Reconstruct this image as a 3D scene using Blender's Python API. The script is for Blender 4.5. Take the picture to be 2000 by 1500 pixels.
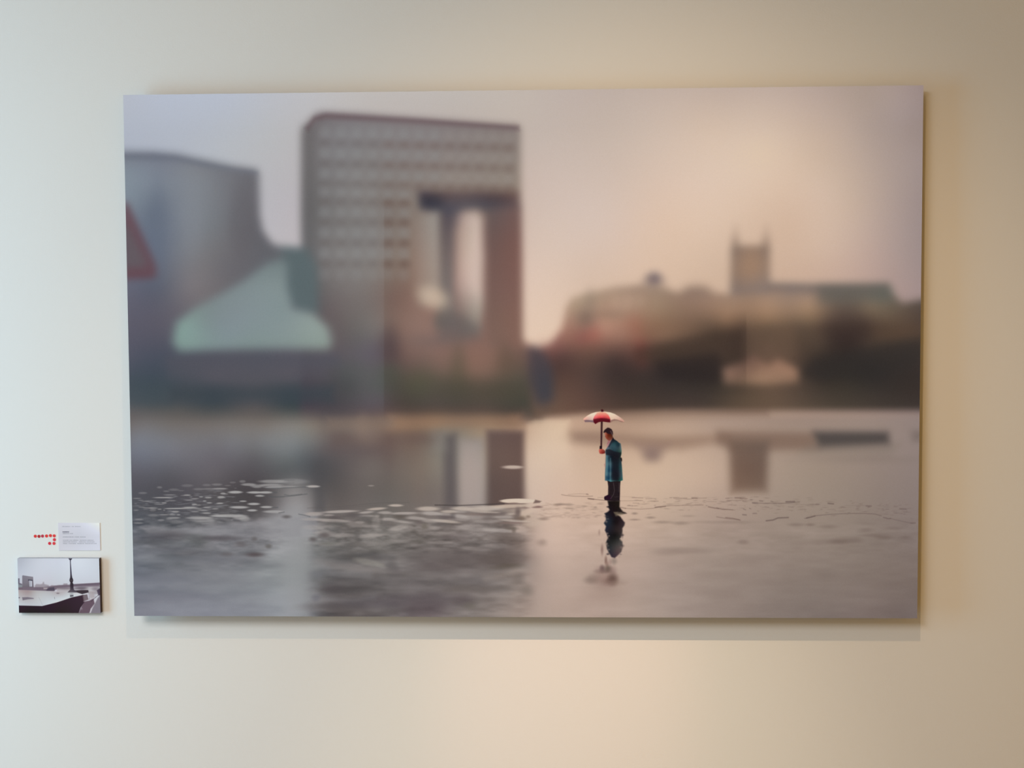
import bpy, bmesh, math, random
import numpy as np
from mathutils import Matrix, Vector
scene = bpy.context.scene
COL = scene.collection
for o in list(bpy.data.objects): bpy.data.objects.remove(o)

# ---------------------------------------------------------------- camera
cam_data = bpy.data.cameras.new('camera'); cam = bpy.data.objects.new('camera', cam_data); COL.objects.link(cam)
cam_data.sensor_width = 36.0; cam_data.lens = 2300 * 36.0 / 2000; cam_data.clip_start = .05; cam_data.clip_end = 50
rx, rz, rr = -0.05786 + math.pi / 2, 0.03397, -0.0056
cam.matrix_world = Matrix.Translation((0.0723, -2.71084, 1.69262)) @ Matrix.Rotation(rz, 4, 'Z') @ Matrix.Rotation(rx, 4, 'X') @ Matrix.Rotation(rr, 4, 'Z')
scene.camera = cam
# ---------------------------------------------------------------- view
scene.view_settings.view_transform = 'Standard'; scene.view_settings.look = 'None'
scene.view_settings.gamma = 1.0; scene.view_settings.use_curve_mapping = False; scene.view_settings.exposure = 0.0
# ---------------------------------------------------------------- light: room ambient, daylight window at the left, ceiling wash, one warm spot lamp (flood and hot core)
LIGHTS = dict(world=(0.4449, 0.2101, 0.0000), window=(0.5892, 1.3239, 1.8154), wash=(1.4052, 1.3944, 1.3415), flood=(1.5608, 1.0458, 0.5573), core=(2.6949, 2.0956, 1.2934), hot=(1.3033, 0.5890, 0.4593))
world = bpy.data.worlds.new('room_ambient'); scene.world = world; world.use_nodes = True
bg = world.node_tree.nodes['Background']; bg.inputs[0].default_value = (*LIGHTS['world'], 1); bg.inputs[1].default_value = 1.0
def rgb_power(c):
    m = max(max(c), 1e-6); return m, tuple(v / m for v in c)
def lamp(name, kind, loc, c, unit, **kw):
    d = bpy.data.lights.new(name, kind); m, n = rgb_power(c); d.energy = m * unit; d.color = n
    for k, v in kw.items(): setattr(d, k, v)
    o = bpy.data.objects.new(name, d); COL.objects.link(o); o.location = loc; return o
def aim(o, target):
    o.rotation_euler = (Vector(target) - o.location).to_track_quat('-Z', 'Y').to_euler()
win = lamp('window_daylight', 'AREA', (-3.0, -1.06, 1.38), LIGHTS['window'], 30., shape='RECTANGLE', size=.89, size_y=1.91)
win.matrix_world = Matrix(((0, 0, -1, -3.0), (1, 0, 0, -1.06), (0, -1, 0, 1.38), (0, 0, 0, 1)))
wash = lamp('skylight', 'AREA', (-1.75, -3.3, 3.25), LIGHTS['wash'], 80., shape='RECTANGLE', size=1.6, size_y=2.0)
SPOT = (.234, -1.35, 3.09)
flood = lamp('spot_lamp_flood', 'SPOT', SPOT, LIGHTS['flood'], 40., spot_size=2 * .749, spot_blend=1., shadow_soft_size=.016); aim(flood, (.294, 0, .314))
core = lamp('spot_lamp_core', 'SPOT', SPOT, LIGHTS['core'], 40., spot_size=2 * .316, spot_blend=1., shadow_soft_size=.016); aim(core, (.129, 0, -.261))
hot = lamp('spot_lamp_centre', 'SPOT', SPOT, LIGHTS['hot'], 40., spot_size=2 * .15, spot_blend=1., shadow_soft_size=.016); aim(hot, (.10, 0, .86))

# ---------------------------------------------------------------- materials
def mat(name, col, rough=.6, spec=.2):
    m = bpy.data.materials.new(name); m.use_nodes = True; b = m.node_tree.nodes['Principled BSDF']
    b.inputs['Base Color'].default_value = (*col, 1); b.inputs['Roughness'].default_value = rough; b.inputs['Specular IOR Level'].default_value = spec
    return m, m.node_tree, b
def noisy(name, ca, cb, scale, rough=.7, bump=0., bscale=400, spec=.1):
    m, nt, b = mat(name, ca, rough, spec)
    tc = nt.nodes.new('ShaderNodeTexCoord'); n = nt.nodes.new('ShaderNodeTexNoise'); n.inputs['Scale'].default_value = scale; n.inputs['Detail'].default_value = 4
    r = nt.nodes.new('ShaderNodeMix'); r.data_type = 'RGBA'; r.inputs[6].default_value = (*ca, 1); r.inputs[7].default_value = (*cb, 1)
    nt.links.new(tc.outputs['Object'], n.inputs['Vector']); nt.links.new(n.outputs['Fac'], r.inputs[0]); nt.links.new(r.outputs[2], b.inputs['Base Color'])
    if bump:
        q = nt.nodes.new('ShaderNodeTexNoise'); q.inputs['Scale'].default_value = bscale; q.inputs['Detail'].default_value = 2
        bp = nt.nodes.new('ShaderNodeBump'); bp.inputs['Strength'].default_value = bump; bp.inputs['Distance'].default_value = .002
        nt.links.new(tc.outputs['Object'], q.inputs['Vector']); nt.links.new(q.outputs['Fac'], bp.inputs['Height']); nt.links.new(bp.outputs[0], b.inputs['Normal'])
    return m
M_WALL = noisy('white_wall_paint', (.80, .80, .80), (.79, .79, .79), 3, .85, .10, 260, 0.0)
M_FLOOR = noisy('grey_floor', (.22, .20, .18), (.26, .24, .21), 6, .5)
M_CEIL = noisy('white_ceiling_paint', (.78, .78, .77), (.76, .76, .75), 3, .9)
M_BATTEN = noisy('aluminium_batten', (.42, .42, .42), (.46, .46, .46), 30, .4)
M_EDGE = noisy('panel_edge', (.40, .39, .38), (.44, .43, .42), 40, .5)
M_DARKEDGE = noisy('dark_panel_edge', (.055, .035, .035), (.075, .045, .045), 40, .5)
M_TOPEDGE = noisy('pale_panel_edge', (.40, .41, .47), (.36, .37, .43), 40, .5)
M_CARDEDGE = noisy('card_edge', (.62, .64, .70), (.60, .62, .68), 40, .6)

# ---------------------------------------------------------------- helpers
def box_mesh(name, x0, x1, y0, y1, z0, z1, mats, front_uv=False, bevel=0.):
    bm = bmesh.new()
    bmesh.ops.create_cube(bm, size=1.0)
    for v in bm.verts: v.co = Vector(((x0 + x1) / 2 + v.co.x * (x1 - x0), (y0 + y1) / 2 + v.co.y * (y1 - y0), (z0 + z1) / 2 + v.co.z * (z1 - z0)))
    if bevel: bmesh.ops.bevel(bm, geom=bm.edges[:], offset=bevel, segments=2, affect='EDGES', profile=.5)
    me = bpy.data.meshes.new(name)
    uv = bm.loops.layers.uv.new('UVMap')
    for f in bm.faces:
        for l in f.loops: l[uv].uv = ((l.vert.co.x - x0) / (x1 - x0), (l.vert.co.z - z0) / (z1 - z0))
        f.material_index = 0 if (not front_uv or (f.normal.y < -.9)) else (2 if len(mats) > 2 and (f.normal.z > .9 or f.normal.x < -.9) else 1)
    bm.to_mesh(me); bm.free()
    for m in mats: me.materials.append(m)
    return me
def link(name, me, parent=None, loc=None):
    o = bpy.data.objects.new(name, me); COL.objects.link(o)
    if parent: o.parent = parent
    if loc: o.location = loc
    return o
def tag(o, label=None, cat=None, group=None, kind=None):
    for k, v in (('label', label), ('category', cat), ('group', group), ('kind', kind)):
        if v: o[k] = v
def empty(name, loc):
    o = bpy.data.objects.new(name, None); COL.objects.link(o); o.location = loc; o.empty_display_size = .1; return o

# ---------------------------------------------------------------- setting
tag(link('wall_back', box_mesh('wall_back', -4.2, 4.2, 0, .12, 0, 3.3, [M_WALL])), 'smooth white painted gallery wall', None, None, 'structure')
tag(link('floor', box_mesh('floor', -4.2, 4.2, -5, .12, -.1, 0, [M_FLOOR])), 'grey gallery floor', None, None, 'structure')
tag(link('ceiling', box_mesh('ceiling', -4.2, 4.2, -5, .12, 3.3, 3.4, [M_CEIL])), 'white ceiling', None, None, 'structure')

# ---------------------------------------------------------------- print artwork painter (numpy only)
class Canvas:
    """A small soft-edged painter. Drawing units: one unit is about 1.15 mm of the large print."""
    def __init__(s, x0, y0, x1, y1, res):
        s.x0, s.y0, s.res = x0, y0, res
        s.w, s.h = int((x1 - x0) * res), int((y1 - y0) * res)
        s.a = np.zeros((s.h, s.w, 3), np.float32)
    def box(s, xa, ya, xb, yb):
        i0 = max(0, int((ya - s.y0) * s.res)); i1 = min(s.h, int((yb - s.y0) * s.res) + 2)
        j0 = max(0, int((xa - s.x0) * s.res)); j1 = min(s.w, int((xb - s.x0) * s.res) + 2)
        if i1 <= i0 or j1 <= j0: return None
        X = s.x0 + (np.arange(j0, j1, dtype=np.float32) + .5) / s.res
        Y = s.y0 + (np.arange(i0, i1, dtype=np.float32) + .5) / s.res
        return slice(i0, i1), slice(j0, j1), X[None, :], Y[:, None]
    def mix(s, sl, m, col):
        r = s.a[sl[0], sl[1]]
        if callable(col): col = col(sl[2], sl[3])
        elif not isinstance(col, np.ndarray): col = np.array(col, np.float32)
        r += (col - r) * m[..., None]
    @staticmethod
    def step(d, b):
        t = np.clip(.5 - d / (2 * b), 0, 1); return t * t * (3 - 2 * t)
    def poly(s, pts, col, blur=1., alpha=1., mask=None):
        P = np.array(pts, np.float32)
        sl = s.box(P[:, 0].min() - blur, P[:, 1].min() - blur, P[:, 0].max() + blur, P[:, 1].max() + blur)
        if sl is None: return
        X, Y = sl[2], sl[3]
        d2 = np.full((Y.shape[0], X.shape[1]), 1e12, np.float32); ins = np.zeros(d2.shape, bool)
        n = len(P)
        for k in range(n):
            ax, ay = P[k]; bx, by = P[(k + 1) % n]
            ex, ey = bx - ax, by - ay
            t = np.clip(((X - ax) * ex + (Y - ay) * ey) / max(ex * ex + ey * ey, 1e-9), 0, 1)
            d2 = np.minimum(d2, (X - ax - t * ex) ** 2 + (Y - ay - t * ey) ** 2)
            if ay != by:
                c = (ay > Y) != (by > Y)
                ins ^= c & (X < ax + (Y - ay) / (by - ay) * ex)
        d = np.sqrt(d2); d[ins] *= -1
        m = s.step(d, blur) * alpha
        if mask is not None: m = m * mask(X, Y)
        s.mix(sl, m, col)
    def dash(s, cx, cy, rx, ry, col, alpha=1., blur=.35, tilt=0.):
        """soft ellipse, half sizes rx, ry; blur is a share of the radius (1 = fully soft)"""
        g = 1 + blur
        sl = s.box(cx - rx * g, cy - ry * g - abs(tilt) * rx * g, cx + rx * g, cy + ry * g + abs(tilt) * rx * g)
        if sl is None: return
        u = (sl[2] - cx) / rx; v = (sl[3] - cy - tilt * (sl[2] - cx)) / ry
        d = np.sqrt(u * u + v * v) - 1
        s.mix(sl, s.step(d, blur) * alpha, col)
    def blur(s, xa, ya, xb, yb, r, f=18.):
        """out-of-focus pass over a rectangle, three box blurs of half width r, faded in over f at its lower edge"""
        sl = s.box(xa, ya, xb, yb); a = s.a[sl[0], sl[1]]; b = a.copy(); k = max(1, int(r * s.res))
        for ax in (0, 1):
            for _ in range(3):
                pad = [(k + 1, k) if i == ax else (0, 0) for i in range(3)]
                q = np.cumsum(np.pad(b, pad, mode='edge'), axis=ax, dtype=np.float64)
                n = b.shape[ax]
                b = ((q[2*k+1:2*k+1+n] - q[:n]) if ax == 0 else (q[:, 2*k+1:2*k+1+n] - q[:, :n])).astype(np.float32) / (2*k+1)
        m = (1 - ramp(sl[3], yb - f, yb))[..., None]
        a += (b - a) * m
    def line(s, pts, w, col, alpha=1., blur=.8):
        P = np.array(pts, np.float32); b = w + blur
        sl = s.box(P[:, 0].min() - b, P[:, 1].min() - b, P[:, 0].max() + b, P[:, 1].max() + b)
        if sl is None: return
        d2 = np.full((sl[3].shape[0], sl[2].shape[1]), 1e12, np.float32)
        for (ax, ay), (bx, by) in zip(P[:-1], P[1:]):
            ex, ey = bx - ax, by - ay
            t = np.clip(((sl[2] - ax) * ex + (sl[3] - ay) * ey) / max(ex * ex + ey * ey, 1e-9), 0, 1)
            d2 = np.minimum(d2, (sl[2] - ax - t * ex) ** 2 + (sl[3] - ay - t * ey) ** 2)
        s.mix(sl, s.step(np.sqrt(d2) - w / 2, blur) * alpha, col)

def tps(pts, cols, smooth=3e-4):
    """thin-plate colour field through (x, y) -> rgb samples, evaluated on a coarse grid"""
    P = np.array(pts, float); SC = max(np.ptp(P[:, 0]), np.ptp(P[:, 1])); P = P / SC; V = np.array(cols, float); n = len(P)
    def U(r2): return .5 * r2 * np.log(r2 + 1e-12)
    K = U(((P[:, None] - P[None]) ** 2).sum(-1)) + np.eye(n) * smooth
    A = np.zeros((n + 3, n + 3)); A[:n, :n] = K; A[:n, n] = 1; A[:n, n + 1:] = P
    A[n:, :n] = A[:n, n:].T
    w = np.linalg.lstsq(A, np.vstack([V, np.zeros((3, 3))]), rcond=None)[0]
    lo, hi = V.min(0) - 6, V.max(0) + 6
    def f(X, Y):
        x0, x1, y0, y1 = float(X.min()), float(X.max()), float(Y.min()), float(Y.max())
        st = 6 if SC > 200 else 1.5; nx, ny = max(2, int((x1 - x0) / st) + 2), max(2, int((y1 - y0) / st) + 2)
        gx = np.linspace(x0, x1, nx) / SC; gy = np.linspace(y0, y1, ny) / SC
        G = np.stack(np.meshgrid(gx, gy), -1).reshape(-1, 2)
        r = U(((G[:, None] - P[None]) ** 2).sum(-1)) @ w[:n] + w[n] + G @ w[n + 1:]
        r = np.clip(r, lo, hi).reshape(ny, nx, 3).astype(np.float32)
        return grid(r, X, Y, x0, y0, (x1 - x0) / (nx - 1), (y1 - y0) / (ny - 1))
    return f

def grid(r, X, Y, x0, y0, dx, dy):
    """bilinear lookup of grid r on separable axes X (1,w), Y (h,1)"""
    u = np.clip((X[0] - x0) / max(dx, 1e-9), 0, r.shape[1] - 1.001); v = np.clip((Y[:, 0] - y0) / max(dy, 1e-9), 0, r.shape[0] - 1.001)
    i, j = v.astype(int), u.astype(int); fu = (u - j).astype(np.float32); fv = (v - i).astype(np.float32)
    if r.ndim == 3: fu, fv2 = fu[None, :, None], fv[:, None, None]
    else: fu, fv2 = fu[None, :], fv[:, None]
    a = r[i]; b = r[i + 1]; c = a * (1 - fv2) + b * fv2
    return c[:, j] * (1 - fu) + c[:, j + 1] * fu

def noise(X, Y, sx, sy, seed, oct=3):
    """value noise in 0..1 with cell size sx by sy drawing units"""
    t, amp, tot = 0, 1., 0.
    for o in range(oct):
        rg = np.random.default_rng(seed + o * 77)
        n = rg.random((int(1300 / sy) + 4, int(1900 / sx) + 4)).astype(np.float32)
        u = X[0] / sx; v = Y[:, 0] / sy
        j, i = u.astype(int) % (n.shape[1] - 1), v.astype(int) % (n.shape[0] - 1)
        fu = (u - np.floor(u)).astype(np.float32); fv = (v - np.floor(v)).astype(np.float32)
        fu = (fu * fu * (3 - 2 * fu))[None]; fv = (fv * fv * (3 - 2 * fv))[:, None]
        a = n[i] * (1 - fv) + n[i + 1] * fv
        t = t + amp * (a[:, j] * (1 - fu) + a[:, j + 1] * fu); tot += amp; amp *= .55; sx /= 2; sy /= 2
    return t / tot

def ramp(v, a, b):
    t = np.clip((v - a) / (b - a), 0, 1); return t * t * (3 - 2 * t)

def paint_large():
    c = Canvas(234, 160, 1810, 1216, 1.5)
    full = [(200, 100), (1850, 100), (1850, 1300), (200, 1300)]
    T = lambda L: tps([l[:2] for l in L], [l[2:] for l in L])
    # ---- overcast sky; some of the lamp's warm glow stays in its colour
    sky = T([(250,190,178,185,198),(245,290,172,179,192),(340,230,178,184,196),(440,200,179,184,195),(440,285,181,185,191),
        (520,270,183,184,187),(560,200,184,184,188),(560,400,184,180,184),(565,455,187,182,185),(640,190,187,184,184),(700,190,187,182,179),(800,195,187,180,175),
        (900,200,188,180,172),(1020,195,192,182,170),(1050,250,194,183,171),(1060,330,203,188,175),(1060,450,213,195,179),(1060,550,222,200,180),(1060,640,226,202,178),
        (1110,200,191,179,167),(1180,230,195,182,167),(1260,248,203,188,171),(1260,185,193,179,164),(1412,186,193,177,160),(1380,250,211,192,170),(1491,287,219,199,175),(1430,330,221,201,178),
        (1350,360,221,200,178),(1647,248,188,171,154),(1700,250,172,158,145),(1600,300,203,183,160),(1650,390,202,182,160),(1690,190,168,154,139),(1785,250,155,142,132),(1600,190,183,167,152),(1740,185,167,153,141),(1765,217,163,150,142),(1795,175,155,141,132),(1790,300,160,147,138),(1788,405,159,146,138),(1725,443,180,163,150),
        (1608,483,209,186,163),(1608,380,211,190,168),(1374,443,221,198,173),(1178,443,215,197,180),(1120,482,216,197,179),(1300,430,221,197,172),(1250,520,219,195,170),(1150,540,215,193,171),
        (1400,520,211,187,161),(1540,430,211,186,160),(1600,520,203,178,155),(1700,500,188,167,152),(1770,570,166,148,139),(1780,500,161,147,139),(900,420,190,170,160),(1200,330,207,191,174)])
    def sky2(X, Y):
        q = sky(X, Y); w = ramp(X, 700, 1250)[..., None] * np.ones_like(q)
        return q + w * np.array([-1, -4.5, -1], np.float32)
    c.poly(full, sky2, 1)
    # ---- curved tower block on the left, blurred
    tow = T([(245,310,122,129,140),(245,330,128,138,149),(300,340,124,132,144),(370,330,127,131,138),(330,300,118,122,134),(430,340,118,120,126),(500,345,104,103,108),(480,400,106,105,110),
        (260,400,121,132,144),(300,410,106,115,129),(360,420,124,130,139),(420,440,117,120,125),(500,450,99,98,103),(310,480,104,112,127),(360,490,120,123,130),(400,500,119,118,121),(470,480,106,104,108),
        (255,560,99,101,116),(310,560,93,97,110),(370,560,120,116,120),(430,520,110,108,112),(400,600,110,106,110),(500,500,100,100,105),(540,480,98,99,104),(590,490,96,100,104),(600,520,94,100,103),
        (255,640,92,91,104),(320,640,92,90,101),(255,700,82,85,98),(330,690,78,82,94),(420,700,84,84,94),(520,700,86,86,95),(620,700,88,84,93),(255,740,72,80,90),(300,765,68,77,84),(420,735,86,85,93),(560,735,87,85,92),
        (640,730,82,82,88),(420,775,64,72,79),(560,770,64,72,78),(640,780,66,72,76),(255,800,88,90,94),(350,800,80,82,84),(500,800,84,82,84)])
    c.poly([(200,297),(250,296),(300,297),(345,301),(400,313),(455,325),(500,332),(505,345),(507,420),(513,450),(530,474),(552,484),(610,488),(610,620),(700,650),(700,860),(200,860)], tow, 9)
    c.poly([(200,296),(250,295),(300,296),(345,300),(400,312),(455,324),(503,331),(503,341),(400,325),(340,313),(250,309),(200,309)], (96,102,114), 8, .42)
    c.dash(308,450,18,95,(98,108,124),.35,.5); c.dash(375,425,22,72,(132,136,144),.3,.5)
    c.dash(470,435,22,70,(96,94,99),.35,.5)
    for k in range(9): c.dash(262+k*18,352+k*1.4,5,14,(136,144,154),.16,.9)
    # ---- triangular sign at the left edge
    c.poly([(238,392),(250,398),(262,424),(302,512),(306,528),(302,543),(244,545),(238,545)], (101,75,83), 3.5, .9)
    c.poly([(238,440),(251,444),(286,512),(281,521),(238,523)], (98,91,97), 7, .9)
    c.dash(270,536,30,5,(98,66,74),.4,.8)
    # ---- arch building
    body = T([(600,260,111,107,108),(640,240,120,116,118),(620,300,117,114,115),(700,300,127,124,124),(660,280,126,124,126),(800,300,131,124,122),(900,300,134,125,121),(1000,300,136,125,118),(1000,370,141,127,116),
        (900,360,139,128,120),(700,380,128,124,122),(620,400,108,106,106),(605,500,104,104,106),(700,450,126,123,121),(640,480,119,116,115),(735,480,130,124,120),(760,400,125,116,110),(800,420,133,122,114),(790,500,136,120,109),
        (760,530,132,119,110),(640,540,115,111,110),(700,540,126,121,118),(605,560,92,94,96),(650,600,106,98,98),(720,600,117,108,104),(735,640,118,110,106),(700,660,100,96,96),(650,660,98,90,92),(640,700,92,86,92),(720,720,94,88,92),(730,690,95,88,96),
        (770,580,124,102,94),(770,640,124,103,95),(800,640,136,112,102),(760,680,92,78,78),(780,720,97,83,79),(850,690,127,103,94),(900,680,130,103,93),(1000,680,122,96,86),(930,720,126,100,88),(1000,620,124,97,88),(1000,440,119,92,86),(1000,540,124,94,86),
        (960,440,116,94,88),(960,600,122,96,88),(680,750,76,77,78),(740,750,84,86,83),(770,740,80,78,72),(820,760,82,78,68),(900,750,88,80,68),(980,760,82,76,66),(1010,700,110,88,78),(1010,740,88,80,70),(700,790,84,78,82),(740,780,88,82,86),(780,790,78,70,66),(850,780,84,76,70),(950,790,84,74,68)])
    c.poly([(589,248),(600,240),(612,226),(624,219),(700,222),(820,231),(960,241),(1012,245),(1016,252),(1017,400),(1019,560),(1020,660),(1034,690),(1060,720),(1060,860),(585,860),(592,640),(588,420)], body, 7)
    c.poly([(598,247),(616,226),(640,221),(820,233),(1012,247),(1012,253),(820,240),(640,229),(612,234)], (104,84,87), 5, .62)
    c.poly([(588,262),(612,245),(617,560),(594,600)], (98,96,96), 9, .35)
    # ---- green glass pyramid
    c.poly([(552,482),(600,486),(618,520),(622,610),(590,612),(555,585)], (91,104,107), 12, .95)
    c.poly([(548,505),(560,515),(561,560),(572,602),(612,612),(640,640),(648,668),(640,682),(500,681),(350,685),(338,668),(345,630),(380,602),(430,575),(480,545),(520,515)],
        T([(540,520,118,131,132),(530,560,131,144,145),(450,590,128,140,143),(400,620,126,141,141),(360,655,131,157,151),(350,680,125,148,143),(450,650,130,144,148),(550,600,131,145,146),(620,650,142,155,150),(560,660,134,148,147),(480,680,127,144,142),(600,690,125,140,135)]), 11, .97)
    c.dash(366,655,24,24,(134,156,152),.3,1.); c.dash(608,655,30,24,(146,160,154),.35,1.)
    c.poly([(320,694),(660,690),(670,716),(320,722)], (80,82,92), 9, .55)
    # opening of the arch
    c.poly([(806,425),(862,410),(864,560),(820,600),(806,560)], T([(812,430,138,124,115),(812,540,146,124,112),(840,440,150,141,134),(845,540,158,143,132),(815,590,140,120,108)]), 12, .95)
    c.poly([(858,408),(886,408),(886,560),(896,640),(850,640),(860,560)], T([(880,420,88,80,86),(878,500,112,102,101),(880,560,118,110,108),(870,620,112,104,98),(895,600,118,110,108)]), 9, .95)
    c.poly([(892,424),(900,415),(930,413),(941,426),(945,500),(943,600),(936,650),(898,655),(888,560)], T([(918,420,190,170,160),(918,470,198,178,164),(922,560,202,180,168),(915,590,165,148,138),(922,630,140,130,120),(905,660,118,106,98)]), 11, .97)
    c.poly([(848,620),(900,614),(938,640),(935,660),(860,664)], (104,96,94), 14, .75)
    c.dash(846,581,27,20,(200,180,160),.9,.75,.2)
    c.poly([(817,373),(940,373),(1012,375),(1013,408),(960,414),(930,405),(905,408),(880,418),(862,411),(822,407)], T([(845,395,66,62,70),(880,398,84,78,84),(930,394,82,76,82),(970,392,78,68,72),(1005,392,96,78,78),(905,385,92,80,82)]), 8, .95)
    c.dash(842,396,20,13,(58,58,68),.75,.8); c.dash(884,418,14,22,(84,78,86),.5,.9)
    c.poly([(952,404),(1016,402),(1018,640),(1019,680),(955,680)], T([(960,410,98,86,86),(1000,410,110,88,85),(980,480,114,88,82),(1005,560,124,93,85),(965,560,118,92,85),(985,640,126,98,87),(985,690,126,98,88)]), 8, .9)
    for x,y,rx,ry,col,al in [(895,712,14,34,(92,84,68),.5),(985,704,16,30,(96,80,66),.5),(865,700,20,26,(134,104,94),.4),(940,700,30,34,(136,104,90),.45),(800,655,22,36,(140,112,102),.45),
        (762,672,16,30,(84,72,76),.55),(764,726,20,16,(76,84,72),.45),(820,745,30,20,(84,84,66),.4),(860,665,60,12,(104,94,92),.35),(925,765,80,22,(76,72,62),.45),(990,770,50,20,(80,72,60),.4),(700,722,40,16,(84,90,86),.35)]:
        c.dash(x,y,rx,ry,col,al,.9)
    # ---- far bank at the right: terrace houses, church tower, bridge
    bank = T([(1115,590,178,152,130),(1130,610,160,134,114),(1150,640,150,112,98),(1160,650,156,106,92),(1190,650,166,124,106),(1200,580,168,140,120),(1220,600,172,142,122),(1250,570,160,134,116),(1280,600,156,130,108),(1340,575,148,122,106),
        (1240,630,150,112,92),(1300,630,134,106,86),(1300,660,126,98,82),(1370,590,150,122,104),(1420,600,156,126,104),(1420,620,148,116,92),(1500,590,164,134,112),(1500,615,156,124,98),(1580,590,164,134,112),(1580,610,152,124,98),(1450,560,138,118,106),(1480,550,130,112,102),
        (1550,565,134,118,110),(1610,570,112,102,95),(1700,570,106,100,92),(1730,565,100,100,92),(1620,600,116,98,84),(1700,600,122,106,88),(1760,605,98,84,72),(1795,600,84,72,64),(1800,640,76,62,54),(1110,660,148,106,92),(1080,670,140,96,88),(1060,690,120,84,76),(1080,700,92,66,62),
        (1150,680,118,86,74),(1250,680,112,78,68),(1330,660,104,82,68),(1400,650,76,62,52),(1440,655,72,58,50),(1500,650,92,76,62),(1550,650,96,78,64),(1560,640,92,76,64),(1620,640,72,58,52),(1690,635,70,56,50),(1750,650,84,68,56),(1790,660,80,64,54),(1600,670,80,66,56),(1700,675,72,60,52),
        (1100,700,86,64,60),(1200,700,74,58,54),(1300,680,82,66,54),(1400,680,76,62,52),(1500,680,104,82,68),(1780,700,58,50,46),(1700,715,48,44,42),(1600,715,54,46,42),(1650,740,56,50,44),(1780,760,56,48,44),(1300,720,56,48,46),(1380,715,54,46,42),(1250,740,62,52,48),(1150,740,84,66,60),(1100,740,90,68,60),(1060,740,80,66,62),
        (1330,760,60,52,48),(1400,760,62,54,48),(1500,775,98,80,66),(1460,770,84,70,58),(1600,770,72,62,54),(1700,780,66,58,52),(1150,780,92,70,62),(1250,790,74,60,52),(1080,790,104,82,70),(1350,795,74,62,56),(1790,795,62,54,50),(1600,795,82,70,60)])
    c.poly([(1026,668),(1048,680),(1075,672),(1098,640),(1106,600),(1116,582),(1150,572),(1200,561),(1250,556),(1300,562),(1325,572),(1345,563),(1375,562),(1395,572),(1428,575),(1440,566),(1498,562),(1505,555),(1600,557),(1735,556),(1745,575),(1762,592),(1812,584),(1812,806),(1300,806),(1040,820)], bank, 8)
    c.poly([(1428,488),(1434,480),(1497,480),(1503,488),(1504,570),(1426,575)], T([(1435,490,132,112,100),(1465,495,150,122,102),(1495,490,136,114,100),(1465,530,154,124,102),(1435,560,130,112,102),(1480,560,136,118,108)]), 8, .95)
    for x in (1436, 1496): c.poly([(x-4,484),(x-2,440),(x+2,440),(x+4,484)], (150,128,112), 7, .4); c.dash(x,478,8,16,(134,112,98),.5,.9)
    c.poly([(1500,551),(1600,554),(1735,554),(1738,566),(1600,570),(1500,566)], (116,104,98), 6, .55)
    c.poly([(1598,556),(1736,555),(1740,588),(1600,592)], (101,96,88), 8, .6); c.dash(1722,574,20,16,(97,98,91),.4,.8)
    c.dash(1277,551,20,12,(146,126,114),.7,.7); c.dash(1277,544,14,11,(122,106,106),.85,.7); c.dash(1279,541,8,6,(104,94,102),.5,.8)
    c.dash(1360,570,26,14,(138,116,102),.55,.9)
    for x,y,rx,ry,col,al in [(1202,586,8,12,(188,158,136),.5),(1227,588,8,12,(192,160,138),.5),(1250,588,8,12,(184,156,134),.45),(1152,590,10,22,(142,124,110),.45),(1144,622,14,14,(116,98,88),.6),(1190,615,30,8,(134,112,94),.5),(1180,636,12,16,(182,142,120),.4),
        (1158,654,13,13,(178,104,92),.3),(1136,660,16,14,(140,84,80),.4),(1236,632,16,16,(166,112,95),.3),(1244,650,12,20,(164,106,90),.3),(1254,690,12,20,(124,58,54),.55),(1216,650,16,14,(166,126,108),.4),(1072,674,24,10,(140,96,92),.25),(1300,645,50,16,(130,100,78),.35)]:
        c.dash(x,y,rx,ry,col,al,.9)
    c.poly([(1030,680),(1045,676),(1066,690),(1078,720),(1080,780),(1050,790),(1034,740)], (68,66,73), 10, .75)
    c.dash(1066,760,12,30,(62,64,72),.5,.9)
    # shadowed arches under the bridge deck, then the lit pier
    c.poly([(1240,680),(1340,662),(1452,640),(1458,650),(1458,690),(1400,712),(1300,712),(1240,708)], (70,56,48), 10, .7)
    c.poly([(1280,706),(1400,690),(1412,712),(1404,748),(1290,740)], (47,40,39), 10, .7)
    c.poly([(1452,690),(1454,640),(1552,632),(1556,700),(1500,716)], (100,80,66), 10, .6)
    c.poly([(1590,700),(1700,678),(1805,655),(1805,700),(1720,740),(1600,745),(1560,730)], (49,45,43), 12, .65)
    c.poly([(1700,640),(1712,632),(1805,632),(1805,662),(1715,664)], (86,68,55), 8, .5)
    c.dash(1650,642,60,9,(66,53,46),.35,.9)
    c.poly([(1412,720),(1450,708),(1470,694),(1500,712),(1520,702),(1550,716),(1560,724),(1559,748),(1500,752),(1415,750)], T([(1420,735,138,108,92),(1470,710,120,92,78),(1480,735,152,120,98),(1550,735,150,117,96),(1550,752,128,102,84),(1430,752,118,94,78)]), 8, .95)
    c.dash(1460,790,50,24,(104,84,68),.35,.9)
    c.blur(234, 160, 1810, 835, 6.2)
    c.poly([(596,250),(613,228),(636,221),(820,232),(1012,246),(1013,254),(820,241),(636,231),(616,236),(602,256)], (92,72,77), 7, .45)
    c.poly([(225,300),(300,299),(345,304),(400,316),(455,328),(503,335),(503,341),(400,325),(340,313),(225,309)], (96,100,112), 7, .3)
    c.poly([(330,755),(650,755),(650,784),(330,784)], (60,69,76), 15, .62); c.poly([(225,735),(330,745),(330,790),(225,790)], (66,77,84), 18, .5)
    c.poly([(330,700),(640,700),(640,738),(330,738)], (86,85,93), 12, .35)
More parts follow.
